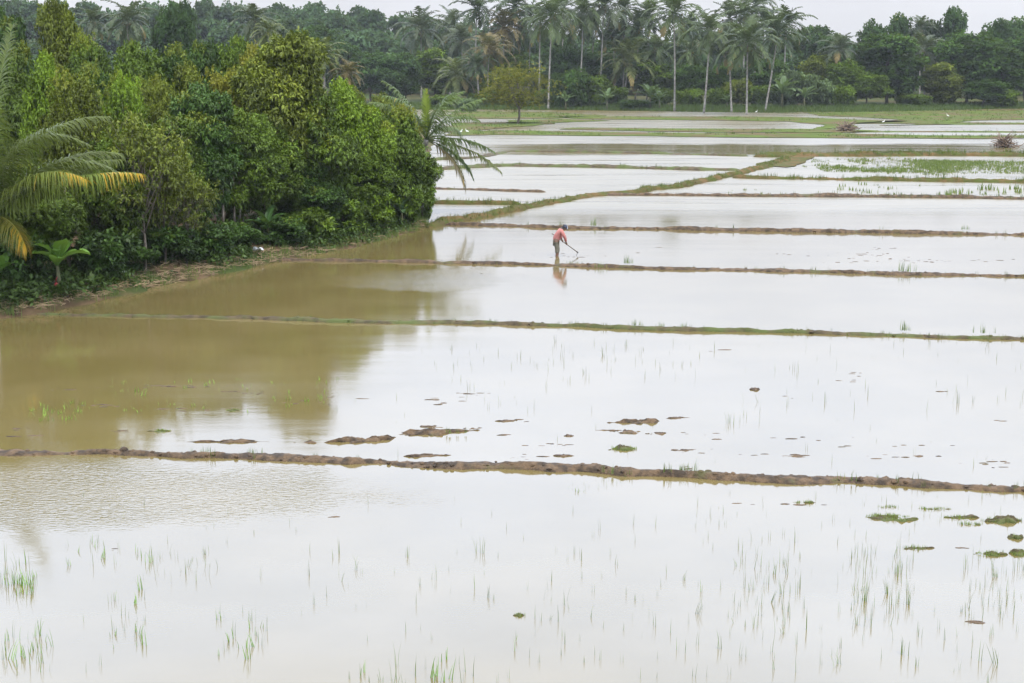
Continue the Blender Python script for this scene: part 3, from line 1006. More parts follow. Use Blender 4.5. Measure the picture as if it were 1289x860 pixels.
for a in [
    (849, 137, 848, 16, 34, 'green', 'tall straight coconut palm with a white trunk standing alone before the grove'),
    (886, 139, 894, 40, 30, 'green', 'coconut palm with a leaning white trunk next to the tall straight one'),
    (940, 141, 941, 55, 36, 'green', 'broad crowned coconut palm with a thick white trunk before the grove'),
    (690, 135, 695, 20, 31, 'green', 'slim coconut palm with a long white trunk just behind the feathery tree'),
    (784, 131, 790, 78, 33, 'light', 'short coconut palm with a slanting trunk and full drooping crown'),
    (963, 138, 979, 44, 31, 'dark', 'thin leaning coconut palm behind the broad crowned one'),
    (921, 138, 918, 62, 26, 'dark', 'dim coconut palm with a low dark crown between two white trunks'),
]:
    palm(*a)
for a in [
    (679, 102, 680, 30, 26, 'green', 'coconut palm with a grey trunk ending behind the feathery tree', 268),
    (729, 95, 734, 16, 30, 'green', 'coconut palm with a pale trunk cut off by dark bushes, left of a twin', 270),
    (755, 92, 760, 8, 32, 'grey', 'coconut palm with a high wide crown at the top of the picture', 272),
    (574, 128, 575, 94, 27, 'light', 'low coconut palm with yellowing tips near the far bank bend', 268),
    (613, 112, 616, 62, 27, 'brown', 'coconut palm with a browning crown above the feathery tree', 266),
    (602, 130, 600, 82, 20, 'dark', 'thin dark coconut palm with a bare grey stem near the browning crown', 262),
    (530, 100, 530, 38, 30, 'grey', 'lone coconut palm with a full star crown against the forest hill', 300),
    (566, 90, 567, 32, 25, 'grey', 'pale coconut palm just beside the lone star crowned one', 310),
    (598, 90, 600, 12, 28, 'dark', 'dark coconut palm rising out of the frame above the browning crown', 282),
    (632, 90, 634, 36, 29, 'brown', 'ragged brown coconut palm beside the dark high one', 285),
    (645, 90, 648, 8, 28, 'dark', 'coconut palm at the frame top with a dense dark crown', 288),
    (665, 90, 668, 22, 26, 'green', 'coconut palm half hidden behind the slim white trunked one', 290),
    (708, 90, 709, 10, 26, 'green', 'coconut palm between the slim one and the pale twin trunks', 285),
    (800, 100, 803, 38, 30, 'dark', 'dark coconut palm behind the short slanting one', 282),
    (826, 100, 824, 62, 24, 'green', 'low coconut palm crown close to the tall straight trunk', 275),
    (775, 100, 772, 44, 24, 'dark', 'dusky coconut palm above the short slanting one', 290),
    (868, 100, 870, 66, 24, 'green', 'low coconut palm crown between the straight and the leaning trunks', 274),
    (905, 100, 918, 24, 26, 'grey', 'pale coconut palm behind the leaning white trunk', 288),
    (935, 100, 938, 20, 28, 'green', 'high coconut palm directly above the broad crowned one', 280),
    (958, 100, 962, 30, 24, 'dark', 'coconut palm squeezed behind the thin leaning one', 284),
    (987, 100, 990, 30, 27, 'green', 'last coconut palm before the open gap of sky', 276),
    (1059, 112, 1057, 62, 24, 'grey', 'coconut palm with a grey trunk standing among the round trees', 262),
    (1164, 112, 1163, 62, 27, 'grey', 'weathered coconut palm between the two biggest round trees', 272),
    (1160, 80, 1158, 36, 18, 'grey', 'distant thin coconut palm peeping over the round trees', 300),
    (655, 95, 655, 40, 24, 'dark', 'dusky coconut palm low behind the dense high crowned ones', 292),
    (722, 95, 722, 34, 24, 'green', 'coconut palm tucked below the pale trunked twin', 288),
    (745, 95, 747, 30, 24, 'dark', 'dark coconut palm filling the space between the pale trunked twins', 292),
    (785, 95, 786, 12, 28, 'green', 'tall coconut palm right above the short slanting one', 286),
    (815, 95, 817, 20, 26, 'green', 'coconut palm whose crown touches the tall straight one', 284),
    (868, 95, 868, 36, 26, 'dark', 'dark coconut palm behind and below the tall straight crown', 290),
    (950, 95, 952, 8, 26, 'dark', 'coconut palm with its crown cut by the frame above the broad crowned one', 290),
    (580, 95, 582, 50, 24, 'grey', 'greyish coconut palm between the lone star crowned and the browning ones', 295),
    (118, 75, 118, 28, 22, 'grey', 'small hazy coconut palm left of a pair behind the thicket', 205),
    (160, 75, 160, 26, 29, 'grey', 'hazy coconut palm with upright fronds behind the hedge of trees', 190),
    (322, 75, 321, 26, 27, 'grey', 'coconut palm with a spiky crown behind the yellow shoulder crown', 180),
    (340, 75, 338, 40, 20, 'light', 'lower palm leaning beside the spiky crowned one', 175),
    (408, 110, 408, 72, 26, 'light', 'pale yellow green palm directly behind the tallest tree', 130),
    (436, 115, 438, 92, 20, 'brown', 'drooping palm with a yellow brown frond behind the falling slope of trees', 128),
]:
    palm(*a[:7], Y=a[7])


def near_palm(label, px, py, Y, fronds, trunk_r, base_dx=0.0, pal=(0.07, 0.105, 0.028), leaf=0.95, wid=0.05, n=56, seg=3):
    c = at(px, py, Y)
    gx = c[0] + base_dx
    zg = float(ground_z(gx, Y)) - 0.1
    H = c[2] - zg
    root = thing('coconut_palm', label, 'palm tree', (gx, Y, zg))
    acc = Acc()
    t = np.linspace(0, 1, 30)
    P = np.stack([-base_dx * t ** 1.5, 0 * t, t * H], -1)
    acc.tube(P, trunk_r * (1.15 - 0.35 * t) * (1 + 0.06 * (np.arange(30) % 2)), 12)
    obj('trunk', acc.mesh('trunk', True), M['palm_trunk'], root)
    rg = np.random.default_rng(77)
    for f in fronds:
        kw = dict(f)
        colr = kw.pop('color', pal)
        acc = Acc()
        frond(acc, rg, R(kw.pop('az')), kw.pop('e0'), kw.pop('e1'), kw.pop('L'), n=n, leaf=kw.pop('leaf', leaf), wid=wid, seg=seg, rr=0.035, **kw)
        obj('frond', acc.mesh('frond'), M['palm_leaf'], root, loc=(-base_dx, 0, H), color=colr)
    return root


YG = (0.12, 0.16, 0.02)
near_palm('large coconut palm at the picture edge with arching fronds turning orange', -18, 276, 45.5, [
    dict(az=-8, e0=52, e1=-30, L=5.30, hang=0.5, twist=0.4, tint=(0.35, 0.5)),
    dict(az=-25, e0=47, e1=-22, L=4.77, hang=1.0, orange=0.58, tint=(0.4, 0.55), color=(0.10, 0.125, 0.022), leaf=1.0),
    dict(az=-12, e0=31, e1=-6, L=5.83, hang=1.2, orange=0.58, tint=(0.35, 0.5), color=(0.085, 0.115, 0.020), leaf=1.15),
    dict(az=2, e0=40, e1=0, L=4.88, hang=1.1, tint=(0.35, 0.5), leaf=1.05),
    dict(az=5, e0=84, e1=-35, L=4.98, hang=0.5, tint=(0.4, 0.55), twist=0.3),
    dict(az=20, e0=70, e1=-5, L=5.51, hang=0.8, tint=(0.35, 0.5)),
    dict(az=60, e0=82, e1=66, L=6.36, hang=0.4, tint=(0.3, 0.5)),
    dict(az=-60, e0=72, e1=20, L=4.88, hang=0.6, tint=(0.3, 0.5)),
    dict(az=-30, e0=66, e1=5, L=4.88, hang=0.8, tint=(0.3, 0.5)),
    dict(az=-45, e0=15, e1=-60, L=3.07, hang=1.2, orange=0.5, tint=(0.5, 0.65), color=(0.10, 0.10, 0.02)),
    dict(az=150, e0=60, e1=0, L=4.88, hang=0.6),
    dict(az=200, e0=40, e1=-30, L=4.88, hang=0.8),
    dict(az=110, e0=50, e1=-20, L=4.88, hang=0.7),
    dict(az=250, e0=50, e1=-40, L=4.66, hang=0.8),
    dict(az=35, e0=48, e1=-12, L=5.19, hang=0.9, tint=(0.3, 0.45), leaf=1.2),
    dict(az=-75, e0=34, e1=-30, L=4.13, hang=1.1),
], 0.17, pal=(0.086, 0.112, 0.028), n=96, leaf=1.0, wid=0.042)
near_palm('leaning coconut palm at the thicket end with fronds reaching over the water', 537, 176, 77.5, [
    dict(az=80, e0=90, e1=84, L=2.7, hang=0.0, tint=(0.5, 0.65), color=YG, leaf=0.4),
    dict(az=100, e0=80, e1=66, L=2.7, hang=0.0, tint=(0.5, 0.65), color=(0.09, 0.13, 0.02), leaf=0.42),
    dict(az=176, e0=72, e1=28, L=4.0, hang=0.8),
    dict(az=186, e0=58, e1=0, L=3.8, hang=1.0),
    dict(az=205, e0=75, e1=0, L=3.7, hang=0.9),
    dict(az=8, e0=52, e1=12, L=3.9, hang=0.9),
    dict(az=-6, e0=8, e1=-34, L=3.8, hang=1.0),
    dict(az=2, e0=-6, e1=-48, L=4.5, hang=1.1, color=(0.085, 0.10, 0.03)),
    dict(az=-20, e0=-25, e1=-86, L=3.7, hang=0.9, orange=0.2, tint=(0.5, 0.65), color=(0.09, 0.075, 0.035)),
    dict(az=10, e0=-18, e1=-70, L=3.4, hang=1.0, tint=(0.3, 0.5)),
    dict(az=-70, e0=60, e1=-20, L=3.8, hang=0.9),
    dict(az=-110, e0=40, e1=-40, L=3.6, hang=0.9),
    dict(az=120, e0=50, e1=-20, L=3.8, hang=0.9),
    dict(az=40, e0=70, e1=10, L=3.8, hang=0.8),
    dict(az=-40, e0=74, e1=20, L=3.4, hang=0.9, tint=(0.4, 0.6)),
    dict(az=220, e0=20, e1=-50, L=3.6, hang=0.9),
    dict(az=-55, e0=20, e1=-60, L=3.6, hang=1.0),
    dict(az=60, e0=30, e1=-40, L=3.8, hang=1.0),
    dict(az=-25, e0=50, e1=-25, L=3.6, hang=1.0),
], 0.16, base_dx=-0.8, pal=(0.07, 0.105, 0.03), n=52, leaf=0.85, wid=0.055)

# ------------------------------------------------------------------ far trees
G_FAR = 'round trees behind the far paddies'
for (kind, px, top, Y, rpx, pal, label) in [
    ('far0', 1120, 44, 262, 46, 'dark', 'very big dark round tree behind the far field, nearest the brush heap'),
    ('far1', 1092, 92, 256, 28, 'mid', 'lower tree tucked against the very big dark one'),
    ('far2', 1222, 42, 268, 44, 'dark', 'second very big dark tree near the weathered coconut palm'),
    ('far3', 1186, 80, 262, 27, 'olive', 'olive bushy tree between the two very big dark ones'),
    ('far0', 1262, 62, 266, 36, 'dark', 'dark tree beside the second very big one'),
    ('far1', 1297, 40, 270, 40, 'bluish', 'tree leaving the picture at the far field corner'),
    ('far2', 1240, 100, 262, 28, 'dark', 'low dark tree in front of the second very big one'),
    ('far0', 1205, 11, 300, 20, 'bluish', 'highest dome shaped crown standing above the far tree line'),
    ('far3', 1132, 19, 302, 21, 'bluish', 'small high crown above the very big dark tree'),
    ('far1', 1100, 27, 300, 24, 'bluish', 'bluish crown behind the very big dark tree'),
    ('far2', 1168, 27, 304, 24, 'bluish', 'bluish crown left of the highest dome shaped one'),
    ('far0', 1254, 26, 300, 24, 'bluish', 'bluish crown right of the highest dome shaped one'),
    ('far3', 1284, 24, 302, 26, 'bluish', 'bluish crown at the picture edge on the skyline'),
    ('far1', 1066, 76, 258, 26, 'mid', 'middling tree behind the coconut palm with the grey trunk'),
    ('far2', 1034, 70, 262, 26, 'olive', 'olive tree just past the gap of sky'),
    ('far0', 1022, 34, 320, 34, 'bluish', 'hazy wide tree filling the gap of sky'),
    ('far3', 1052, 44, 310, 26, 'bluish', 'hazy tree behind the coconut palm with the grey trunk'),
    ('far2', 224, 2, 190, 25, 'bluish', 'tall dark tree with a layered crown above the flat topped hedge'),
    ('far1', 208, 12, 192, 18, 'bluish', 'lower half of a pair of dark trees above the flat topped hedge'),
    ('far0', 500, 68, 268, 32, 'bluish', 'dark tree at the foot of the forest hill near the leaning coconut palm'),
    ('far2', 466, 66, 272, 30, 'bluish', 'dark tree at the hill foot above the falling slope of the thicket'),
    ('far3', 546, 62, 280, 28, 'mid', 'tree below the lone star crowned coconut palm'),
    ('far1', 430, 52, 280, 34, 'bluish', 'dark tree at the hill foot behind the pale yellow green palm'),
    ('far0', 392, 34, 290, 34, 'bluish', 'tall dark tree above the peak of the thicket'),
    ('far2', 360, 24, 300, 30, 'grey', 'thin topped tree on the skyline above the thicket peak'),
    ('far2', 640, 64, 288, 30, 'mid', 'dark tree behind the feathery tree'),
    ('far0', 716, 58, 276, 30, 'bluish', 'dark tree between the slim palm and the pale twin trunks'),
    ('far1', 590, 92, 272, 24, 'mid', 'bush like tree between the low palm and the thin dark palm'),
    ('far3', 752, 66, 280, 28, 'bluish', 'dark tree behind the short slanting palm'),
    ('far0', 822, 78, 274, 28, 'mid', 'tree behind the tall straight palm trunk'),
    ('far2', 870, 82, 270, 26, 'dark', 'dark tree between the straight and leaning palm trunks'),
    ('far1', 912, 80, 268, 28, 'dark', 'dark tree behind the dim low crowned palm'),
    ('far0', 968, 74, 264, 26, 'dark', 'dark tree behind the thin leaning palm'),
    ('far3', 780, 30, 320, 36, 'bluish', 'hazy tree showing between the palm crowns near the frame top'),
    ('far2', 690, 40, 320, 36, 'bluish', 'hazy tree showing behind the slim palm crown'),
    ('far1', 870, 32, 325, 38, 'bluish', 'hazy tree behind the tall straight palm crown'),
    ('far0', 930, 34, 325, 38, 'bluish', 'hazy tree behind the broad crowned palm'),
    ('far3', 990, 42, 320, 30, 'bluish', 'hazy tree behind the last palm before the gap of sky'),
]:
    tree(kind, px, top, Y, rpx, pal, label, group=G_FAR)
G_BU = 'bushes along the foot of the far grove'
for (px, top, Y, rpx, pal, label) in [
    (718, 88, 256, 24, 'dark', 'dark bush just right of the slim palm trunk foot'),
    (748, 96, 258, 22, 'mid', 'bush behind the banana clump with pale leaves'),
    (800, 126, 251, 22, 'dark', 'low dark dome shaped bush standing out before the grove'),
    (770, 108, 258, 20, 'mid', 'bush at the foot of the short slanting palm'),
    (835, 112, 256, 18, 'mid', 'bush just left of the tall straight palm foot'),
    (868, 112, 255, 20, 'mid', 'bush between the straight and leaning palm feet'),
    (905, 112, 253, 18, 'mid', 'bush right of the leaning palm foot'),
    (928, 100, 255, 20, 'olive', 'yellowish bush beside the broad crowned palm trunk'),
    (958, 108, 252, 18, 'mid', 'bush right of the broad crowned palm foot'),
    (985, 112, 250, 18, 'grey', 'greyish bush below the last palm'),
    (1005, 90, 252, 26, 'pale', 'pale grey green bush with feathery leaves below the gap of sky'),
    (1030, 100, 252, 24, 'pale', 'broad pale bush spilling toward the far field'),
    (1060, 108, 252, 20, 'mid', 'bush between the pale ones and the very big dark tree'),
    (1150, 118, 258, 22, 'mid', 'bush at the foot of the very big dark tree'),
    (1190, 112, 262, 20, 'olive', 'bush at the edge of the clearing in the far tree line'),
    (1262, 112, 262, 22, 'mid', 'bush below the dark trees at the far field corner'),
    (588, 124, 245, 14, 'pale', 'small pale bush on the far bank below the low palm'),
    (560, 120, 258, 24, 'mid', 'bush on the far bank just behind the reaching coconut fronds'),
    (640, 112, 262, 24, 'mid', 'bush hidden behind the feathery tree'),
    (690, 112, 262, 20, 'mid', 'bush at the slim palm trunk foot'),
    (610, 116, 262, 20, 'mid', 'dark bush between the thin dark palm and the feathery tree'),
]:
    tree('farbush', px, top, Y, rpx, pal, label, name='bush', group=G_BU, cat='bush')
g = ground(651, 155, 0.1)
tree('feathery', 652, 79, g[1], 49, 'yellow', 'solitary feathery yellow green tree with a flat spreading crown on the far bank', name='feathery_tree')


# the forest on the hill: one far-off mass
def forest():
    rg = np.random.default_rng(3)
    protos = []
    for k in range(5):
        V, Q, A, _, _ = crown(400 + k, 10.0, 4.6, 1.0, nblob=30, ntips=420, per=3, L=1.15, W=0.85, droop=0.3, shape='dome', young=0.2)
        protos.append((V, Q, A))
    Vs, Qs, As, n = [], [], [], 0
    for Y in (312, 330, 350, 372, 396, 424):
        x = -0.62 * Y
        while x < 0.52 * Y:
            V, Q, A = protos[rg.integers(0, 5)]
            a = rg.uniform(0, 6.28)
            y = Y + rg.uniform(-8, 8)
            s = rg.uniform(0.75, 1.15)
            h = rg.uniform(0.7, 1.0) * (1.0 if x < 40 else 0.95)
            c_, s_ = math.cos(a), math.sin(a)
            W = np.stack([(V[:, 0] * c_ - V[:, 1] * s_) * s + x, (V[:, 0] * s_ + V[:, 1] * c_) * s + y, V[:, 2] * h + float(ground_z(x, y))], -1)
            Vs.append(W)
            Qs.append(Q + n)
            As.append(np.clip(A + rg.normal(0, 0.16), 0, 0.85))
            n += len(W)
            x += rg.uniform(4.5, 8.0)
    o = obj('forest', mesh('forest', np.concatenate(Vs), np.concatenate(Qs), None, {'tint': np.concatenate(As)}), M['far_leaf'], color=(0.038, 0.070, 0.028))
    tag(o, kind='stuff')


forest()


# ------------------------------------------------------------------ banana plants
def banana_leaf(rg, L, W, az, e0, e1):
    m = 14
    s = np.linspace(0, 1, m)
    el = np.radians(e0 + (e1 - e0) * s ** 1.3)
    d = np.stack([np.cos(el) * math.cos(az), np.cos(el) * math.sin(az), np.sin(el)], -1)
    P = np.concatenate([[[0, 0, 0]], np.cumsum(d[:-1] * L / (m - 1), 0)])
    sd = np.array([-math.sin(az), math.cos(az), 0])
    w = W * 0.5 * np.clip(np.sin(math.pi * np.clip((s - 0.12) / 0.9, 0, 1)) ** 0.55, 0.03, 1)
    acc = Acc()
    up = np.cross(sd, d)
    for sg in (-1, 1):
        e = P + sg * sd * w[:, None] + up * (w * 0.28)[:, None] * -1 + rg.normal(0, W * 0.03, (m, 1)) * up
        h = P + sg * sd * w[:, None] * 0.5 + up * (w * 0.10)[:, None]
        V = np.concatenate([P, h, e])
        Q = []
        for i in range(m - 1):
            if i > 3 and rg.uniform() < 0.06:
                continue
            Q += [[i, i + 1, m + i + 1, m + i], [m + i, m + i + 1, 2 * m + i + 1, 2 * m + i]]
        acc.add(V, Q if sg > 0 else np.array(Q)[:, ::-1], None, 0.5 + rg.normal(0, 0.1))
    acc.tube(P, 0.02 * L * (1 - 0.85 * s), 5, a=0.85)
    return acc.mesh('leaf')


BAN = None


def banana(px, base_py, top_py, Y, label, colr, n=7, seed=0, spread=1.0, group='banana plants', stem=0.5):
    g = at(px, base_py, Y)
    zg = float(ground_z(g[0], Y)) - 0.05
    H = at(px, top_py, Y)[2] - zg
    root = thing('banana_plant', label, 'banana plant', (g[0], Y, zg), 0, group)
    rg = np.random.default_rng(seed)
    acc = Acc()
    acc.tube([[0, 0, 0], [0.02, 0, H * stem * 0.5], [0.0, 0.01, H * stem]], [0.09 * H / 2, 0.075 * H / 2, 0.05 * H / 2], 9)
    obj('stem', acc.mesh('stem', True), M['stem'], root)
    for k in range(n):
        az = k * 2.4 + rg.normal(0, 0.3) + seed
        e0 = 82 - 50 * k / n
        o = obj('leaf', banana_leaf(rg, H * 0.62 * rg.uniform(0.85, 1.1), H * 0.19 * spread, az, e0, e0 - rg.uniform(50, 95)), M['banana_leaf'], root, loc=(0, 0, H * stem), color=tuple(np.array(colr) * rg.uniform(0.85, 1.15)))
    return root


M['stem'] = rough_mat('banana stem', (0.06, 0.05, 0.03), (0.09, 0.10, 0.04), 5)
B1 = (0.10, 0.20, 0.03)
b = banana(75, 385, 298, 47.9, 'bright green banana plant with broad drooping leaves by the straw strewn bank', B1, 7, 3, 1.6)
acc = Acc()
acc.tube([[0.02, -0.10, 0.62], [0.0, -0.2, 0.55], [0.0, -0.24, 0.45]], [0.012, 0.012, 0.012], 6)
acc.add(*lump_mesh(np.random.default_rng(1), np.array([0, -0.24, 0.36]), 0.05, 1.7))
M['red'] = plain('red bud', (0.30, 0.02, 0.02))
obj('flower_bud', acc.mesh('flower_bud', True), M['red'], b)
banana(6, 392, 318, 47.2, 'banana plant cut by the picture edge below the coconut palm', B1, 7, 5, 1.2)
banana(338, 322, 262, 60.2, 'dark leaved banana plant below the tallest crown', (0.045, 0.10, 0.025), 7, 8, 1.1)
banana(455, 302, 252, 66.8, 'yellowing banana plant near the end of the bank', (0.12, 0.15, 0.03), 6, 9, 1.0)
banana(506, 296, 250, 69.2, 'small banana plant with grey green leaves near the bank tip', (0.06, 0.11, 0.045), 6, 12, 1.1)
for k, (px, by, ty, Y, label) in enumerate([
    (764, 135, 108, 250, 'pale banana plant left of the low dome shaped bush'),
    (818, 136, 100, 250, 'tallest pale banana plant before the grove, beside the straight palm'),
    (830, 136, 110, 249, 'lower pale banana plant beside the tallest one'),
    (712, 132, 112, 252, 'pale banana plant by the slim palm foot'),
    (984, 136, 92, 247, 'light green banana plant below the last palm'),
    (1012, 136, 104, 247, 'banana plant in front of the pale feathery bush'),
    (915, 138, 116, 247, 'banana plant between the leaning and broad crowned palms'),
]):
    banana(px, by, ty, Y, label, (0.085, 0.135, 0.05), 9, 20 + k, 0.9, 'banana plants of the far grove', 0.42)


# ------------------------------------------------------------------ bank undergrowth and straw
def undergrowth():
    rg = np.random.default_rng(11)
    tips, dirs, tint = [], [], []
    S, t = resample(shore[1:13], 0.05)
    tg = np.gradient(S, axis=0)
    tg /= np.linalg.norm(tg, axis=1)[:, None]
    nr = np.stack([-tg[:, 1], tg[:, 0]], -1)
    for _ in range(7500):
        q = rg.integers(0, len(S))
        off = 0.45 + rg.gamma(1.8, 1.2)
        p = S[q] + nr[q] * off
        if vnoise(np.array([p[0] * 0.5]), np.array([p[1] * 0.5]), 8)[0] < -0.16:
            continue
        z = float(ground_z(p[0], p[1]))
        tips.append([p[0], p[1], z + rg.uniform(0.05, 0.25 + 0.18 * min(off, 4))])
        v = rg.normal(size=3) + np.array([0, 0, 0.8])
        dirs.append(v / np.linalg.norm(v))
        tint.append(rg.uniform(0.2, 0.75))
    V, Q, A = leaves(rg, np.array(tips), np.array(dirs), 5, 0.24, 0.09, 0.2, np.array(tint))
    tag(obj('undergrowth', mesh('undergrowth', V, Q, None, {'tint': A}), M['leaf'], color=(0.040, 0.070, 0.013)), kind='stuff')
    acc = Acc()
    for _ in range(2600):
        q = rg.integers(0, len(S))
        if S[q][1] > 61 and rg.uniform() < 0.8:
            continue
        p = S[q] + nr[q] * (0.3 + rg.gamma(1.6, 0.45))
        z = float(ground_z(p[0], p[1]))
        if z < -0.03:
            continue
        a = rg.uniform(0, 6.28)
        L = rg.uniform(0.15, 0.6)
        e = np.array([math.cos(a) * L, math.sin(a) * L, rg.uniform(-0.02, 0.10)])
        b0 = np.array([p[0], p[1], z + rg.uniform(0.0, 0.06)])
        acc.tube([b0, b0 + e * 0.5 + np.array([0, 0, 0.03]), b0 + e], [0.012, 0.010, 0.004], 3, a=rg.uniform(0, 1), cap=False)
    tag(obj('straw', acc.mesh('straw'), M['straw']), kind='stuff')
    sp = []
    for _ in range(3500):
        q = rg.integers(0, len(S))
        p = S[q] + nr[q] * (0.1 + rg.gamma(1.8, 0.7))
        z = float(ground_z(p[0], p[1]))
        if z < -0.05 or (p[1] < 58 and rg.uniform() < 0.6):
            continue
        sp.append((p[0], p[1], z - 0.02, rg.uniform(0.1, 0.4), rg.uniform(0.1, 0.9)))
    scatter_grass('bank_grass', sp, width=0.05, n=6, spread=0.2, color=(0.09, 0.13, 0.03))


undergrowth()

# slender trunks seen under the canopy
for k, (px, by, ty, Y, w, label) in enumerate([
    (87, 345, 275, 50.0, 0.07, 'slender pale trunk standing behind the banana plant'),
    (149, 340, 296, 53.0, 0.06, 'short brown trunk under the bare grey branches'),
    (302, 300, 256, 60.5, 0.06, 'pale slim trunk in the dark gap below the tall trees'),
    (295, 303, 266, 60.0, 0.05, 'thin trunk beside the pale slim one in the dark gap'),
    (281, 306, 284, 59.0, 0.05, 'short thin stump in the dark gap below the tall trees'),
]):
    g = at(px, by, Y)
    zg = float(ground_z(g[0], Y)) - 0.1
    H = at(px, ty, Y)[2] - zg + 1.5
    acc = Acc()
    acc.tube([[0, 0, 0], [0.04, 0, H * 0.5], [0.02 * k, 0, H]], [w * 1.2, w, w * 0.7], 8)
    o = obj('tree_trunk', acc.mesh('tree_trunk', True), M['bark'], loc=(g[0], Y, zg))
    tag(o, label, 'tree trunk')


# ------------------------------------------------------------------ mud mounds in the water
def mound(px, py, w, h, label, grassy=False, tilt=0.0, group=None, seed=0, hz=0.07):
    g = ground(px, py)
    Yd = g[1]
    Lx = w * Yd / F_PX * 0.5
    fs = F_PX * CAM_H / (Yd * Yd)
    Ly = max(0.06, (h - hz * F_PX / Yd * 0.7) / fs * 0.5)
    rg = np.random.default_rng(seed + 500)
    n, m = 44, 14
    th = np.linspace(0, 2 * math.pi, n, endpoint=False)
    rr = np.linspace(0, 1, m)
    RR, TH = np.meshgrid(rr, th)
    k = rg.uniform(0, 90)
    edge = 1 + 1.1 * fbm(np.cos(TH) * 2.0 * max(1, Lx / 0.25) ** 0.7 + k, np.sin(TH) * 1.6 + k, seed, 4)
    x = np.cos(TH) * RR * edge * Lx
    y = np.sin(TH) * RR * edge * Ly
    y = y * (1 - 0.72 * (RR * np.cos(TH)) ** 2) + tilt * x
    z = hz * (1 - RR ** 6) * (0.75 + 1.5 * fbm(x * 3.5 + k, y * 3.5, seed + 2, 4)) - 0.05 * RR ** 8 + 1.6 * hz * np.abs(vnoise(x * 13 + k, y * 13, seed + 4)) - 0.35 * hz - 0.004
    V = np.stack([x, y, z], -1).reshape(-1, 3)
    i = np.arange(n * m).reshape(n, m)
    j = np.roll(i, -1, 0)
    Q = np.stack([i[:, :-1], i[:, 1:], j[:, 1:], j[:, :-1]], -1).reshape(-1, 4)
    o = obj('mud_mound', mesh('mud_mound', V, Q, smooth_faces=True), M['mossy'] if grassy else M['mud'], loc=(g[0], g[1], 0))
    tag(o, label, 'mud mound', group)
    if grassy:
        for _ in range(int(260 * Lx * Ly * 4) + 6):
            a, r = rg.uniform(0, 6.28), math.sqrt(rg.uniform(0, 0.8))
            xx = math.cos(a) * r * Lx
            MOUND_GRASS.append((g[0] + xx, g[1] + math.sin(a) * r * Ly + tilt * xx, hz * 0.6 * (1 - r * r) - 0.01, rg.uniform(0.02, 0.07), rg.uniform(0.2, 0.9)))


MOUND_GRASS = []
for k, a in enumerate([
    (290, 556, 125, 6, 'thin broken mud ridge close above the nearest bund', False, 0.02),
    (384, 557, 38, 5, 'small mud lump between the thin broken ridge and the long mound', False),
    (462, 554, 92, 9, 'long dark mud mound sloping up to its higher twin', False, 0.22),
    (543, 545, 88, 11, 'largest mud mound of the second paddy with a little grass', False, 0.22),
    (595, 539, 34, 5, 'narrow mud mound trailing off from the largest one', False, 0.1),
    (545, 537, 44, 4, 'flat mud strip just behind the largest mound', False),
    (638, 530, 28, 4, 'mud sliver farthest along the line of mounds', False, 0.1),
    (534, 574, 62, 5, 'low mud streak between the largest mound and the nearest bund', False, 0.15),
    (806, 531, 74, 8, 'brown mud mound tapering toward open water in the second paddy', False, 0.12),
    (852, 526, 40, 4, 'mud tail drawn out from the tapering brown mound', False, 0.12),
    (784, 543, 56, 7, 'mud mound right below the tapering brown one', False, -0.1),
    (826, 546, 26, 6, 'small mud lump beside the mound below the tapering one', False),
    (785, 565, 38, 9, 'small mound topped with green grass above the nearest bund', True),
    (856, 567, 34, 4, 'flat brown mud patch right of the grass topped mound', False),
    (709, 574, 26, 4, 'flat mud patch left of the grass topped mound', False),
    (950, 491, 11, 6, 'single dark clod in the open water of the second paddy', False),
    (203, 543, 28, 5, 'mud lump with a green tuft in the brown water', True),
    (293, 517, 18, 4, 'small green topped lump in the brown water', True),
    (716, 549, 18, 3, 'tiny mud lump left of the tapering brown mound', False),
    (983, 573, 10, 4, 'reddish clod right above the nearest bund', False),
    (1120, 652, 68, 12, 'largest green mossy mud bank of the nearest paddy', True, -0.12),
    (1178, 641, 44, 5, 'thin mossy strip behind the largest mossy bank', True),
    (1207, 652, 42, 7, 'mossy mound between the two big mossy banks', True),
    (1262, 656, 58, 11, 'broad mossy mud bank near the picture edge', True),
    (1222, 660, 36, 6, 'brown mossy mound touching the broad bank', True),
    (1152, 691, 38, 6, 'lone mossy strip below the largest mossy bank', True, 0.1),
    (1246, 698, 44, 9, 'grassy mound below the broad mossy bank', True),
    (1284, 697, 30, 12, 'dark mossy clod at the picture edge', True),
    (1277, 677, 18, 8, 'round mossy clod just above the dark one', True),
    (653, 775, 15, 6, 'tiny round islet with a green shoot in the nearest paddy', True),
    (1003, 633, 12, 4, 'dark clod just below the nearest bund', True),
    (1018, 633, 14, 5, 'mossy clod beside the dark one below the nearest bund', True),
    (1063, 636, 8, 3, 'tiny lone clod below the nearest bund', False),
    (1118, 638, 30, 4, 'faint mossy strip behind the largest mossy bank, near the bund', True),
]):
    mound(*a[:5], grassy=a[5], tilt=a[6] if len(a) > 6 else 0, seed=k, hz=0.02 if a[3] < 5 else (0.035 if a[3] < 8 else 0.06), group='mud mounds in the shallow water')
scatter_grass('moss', MOUND_GRASS, width=0.12, n=6, spread=0.4, color=(0.12, 0.17, 0.025))


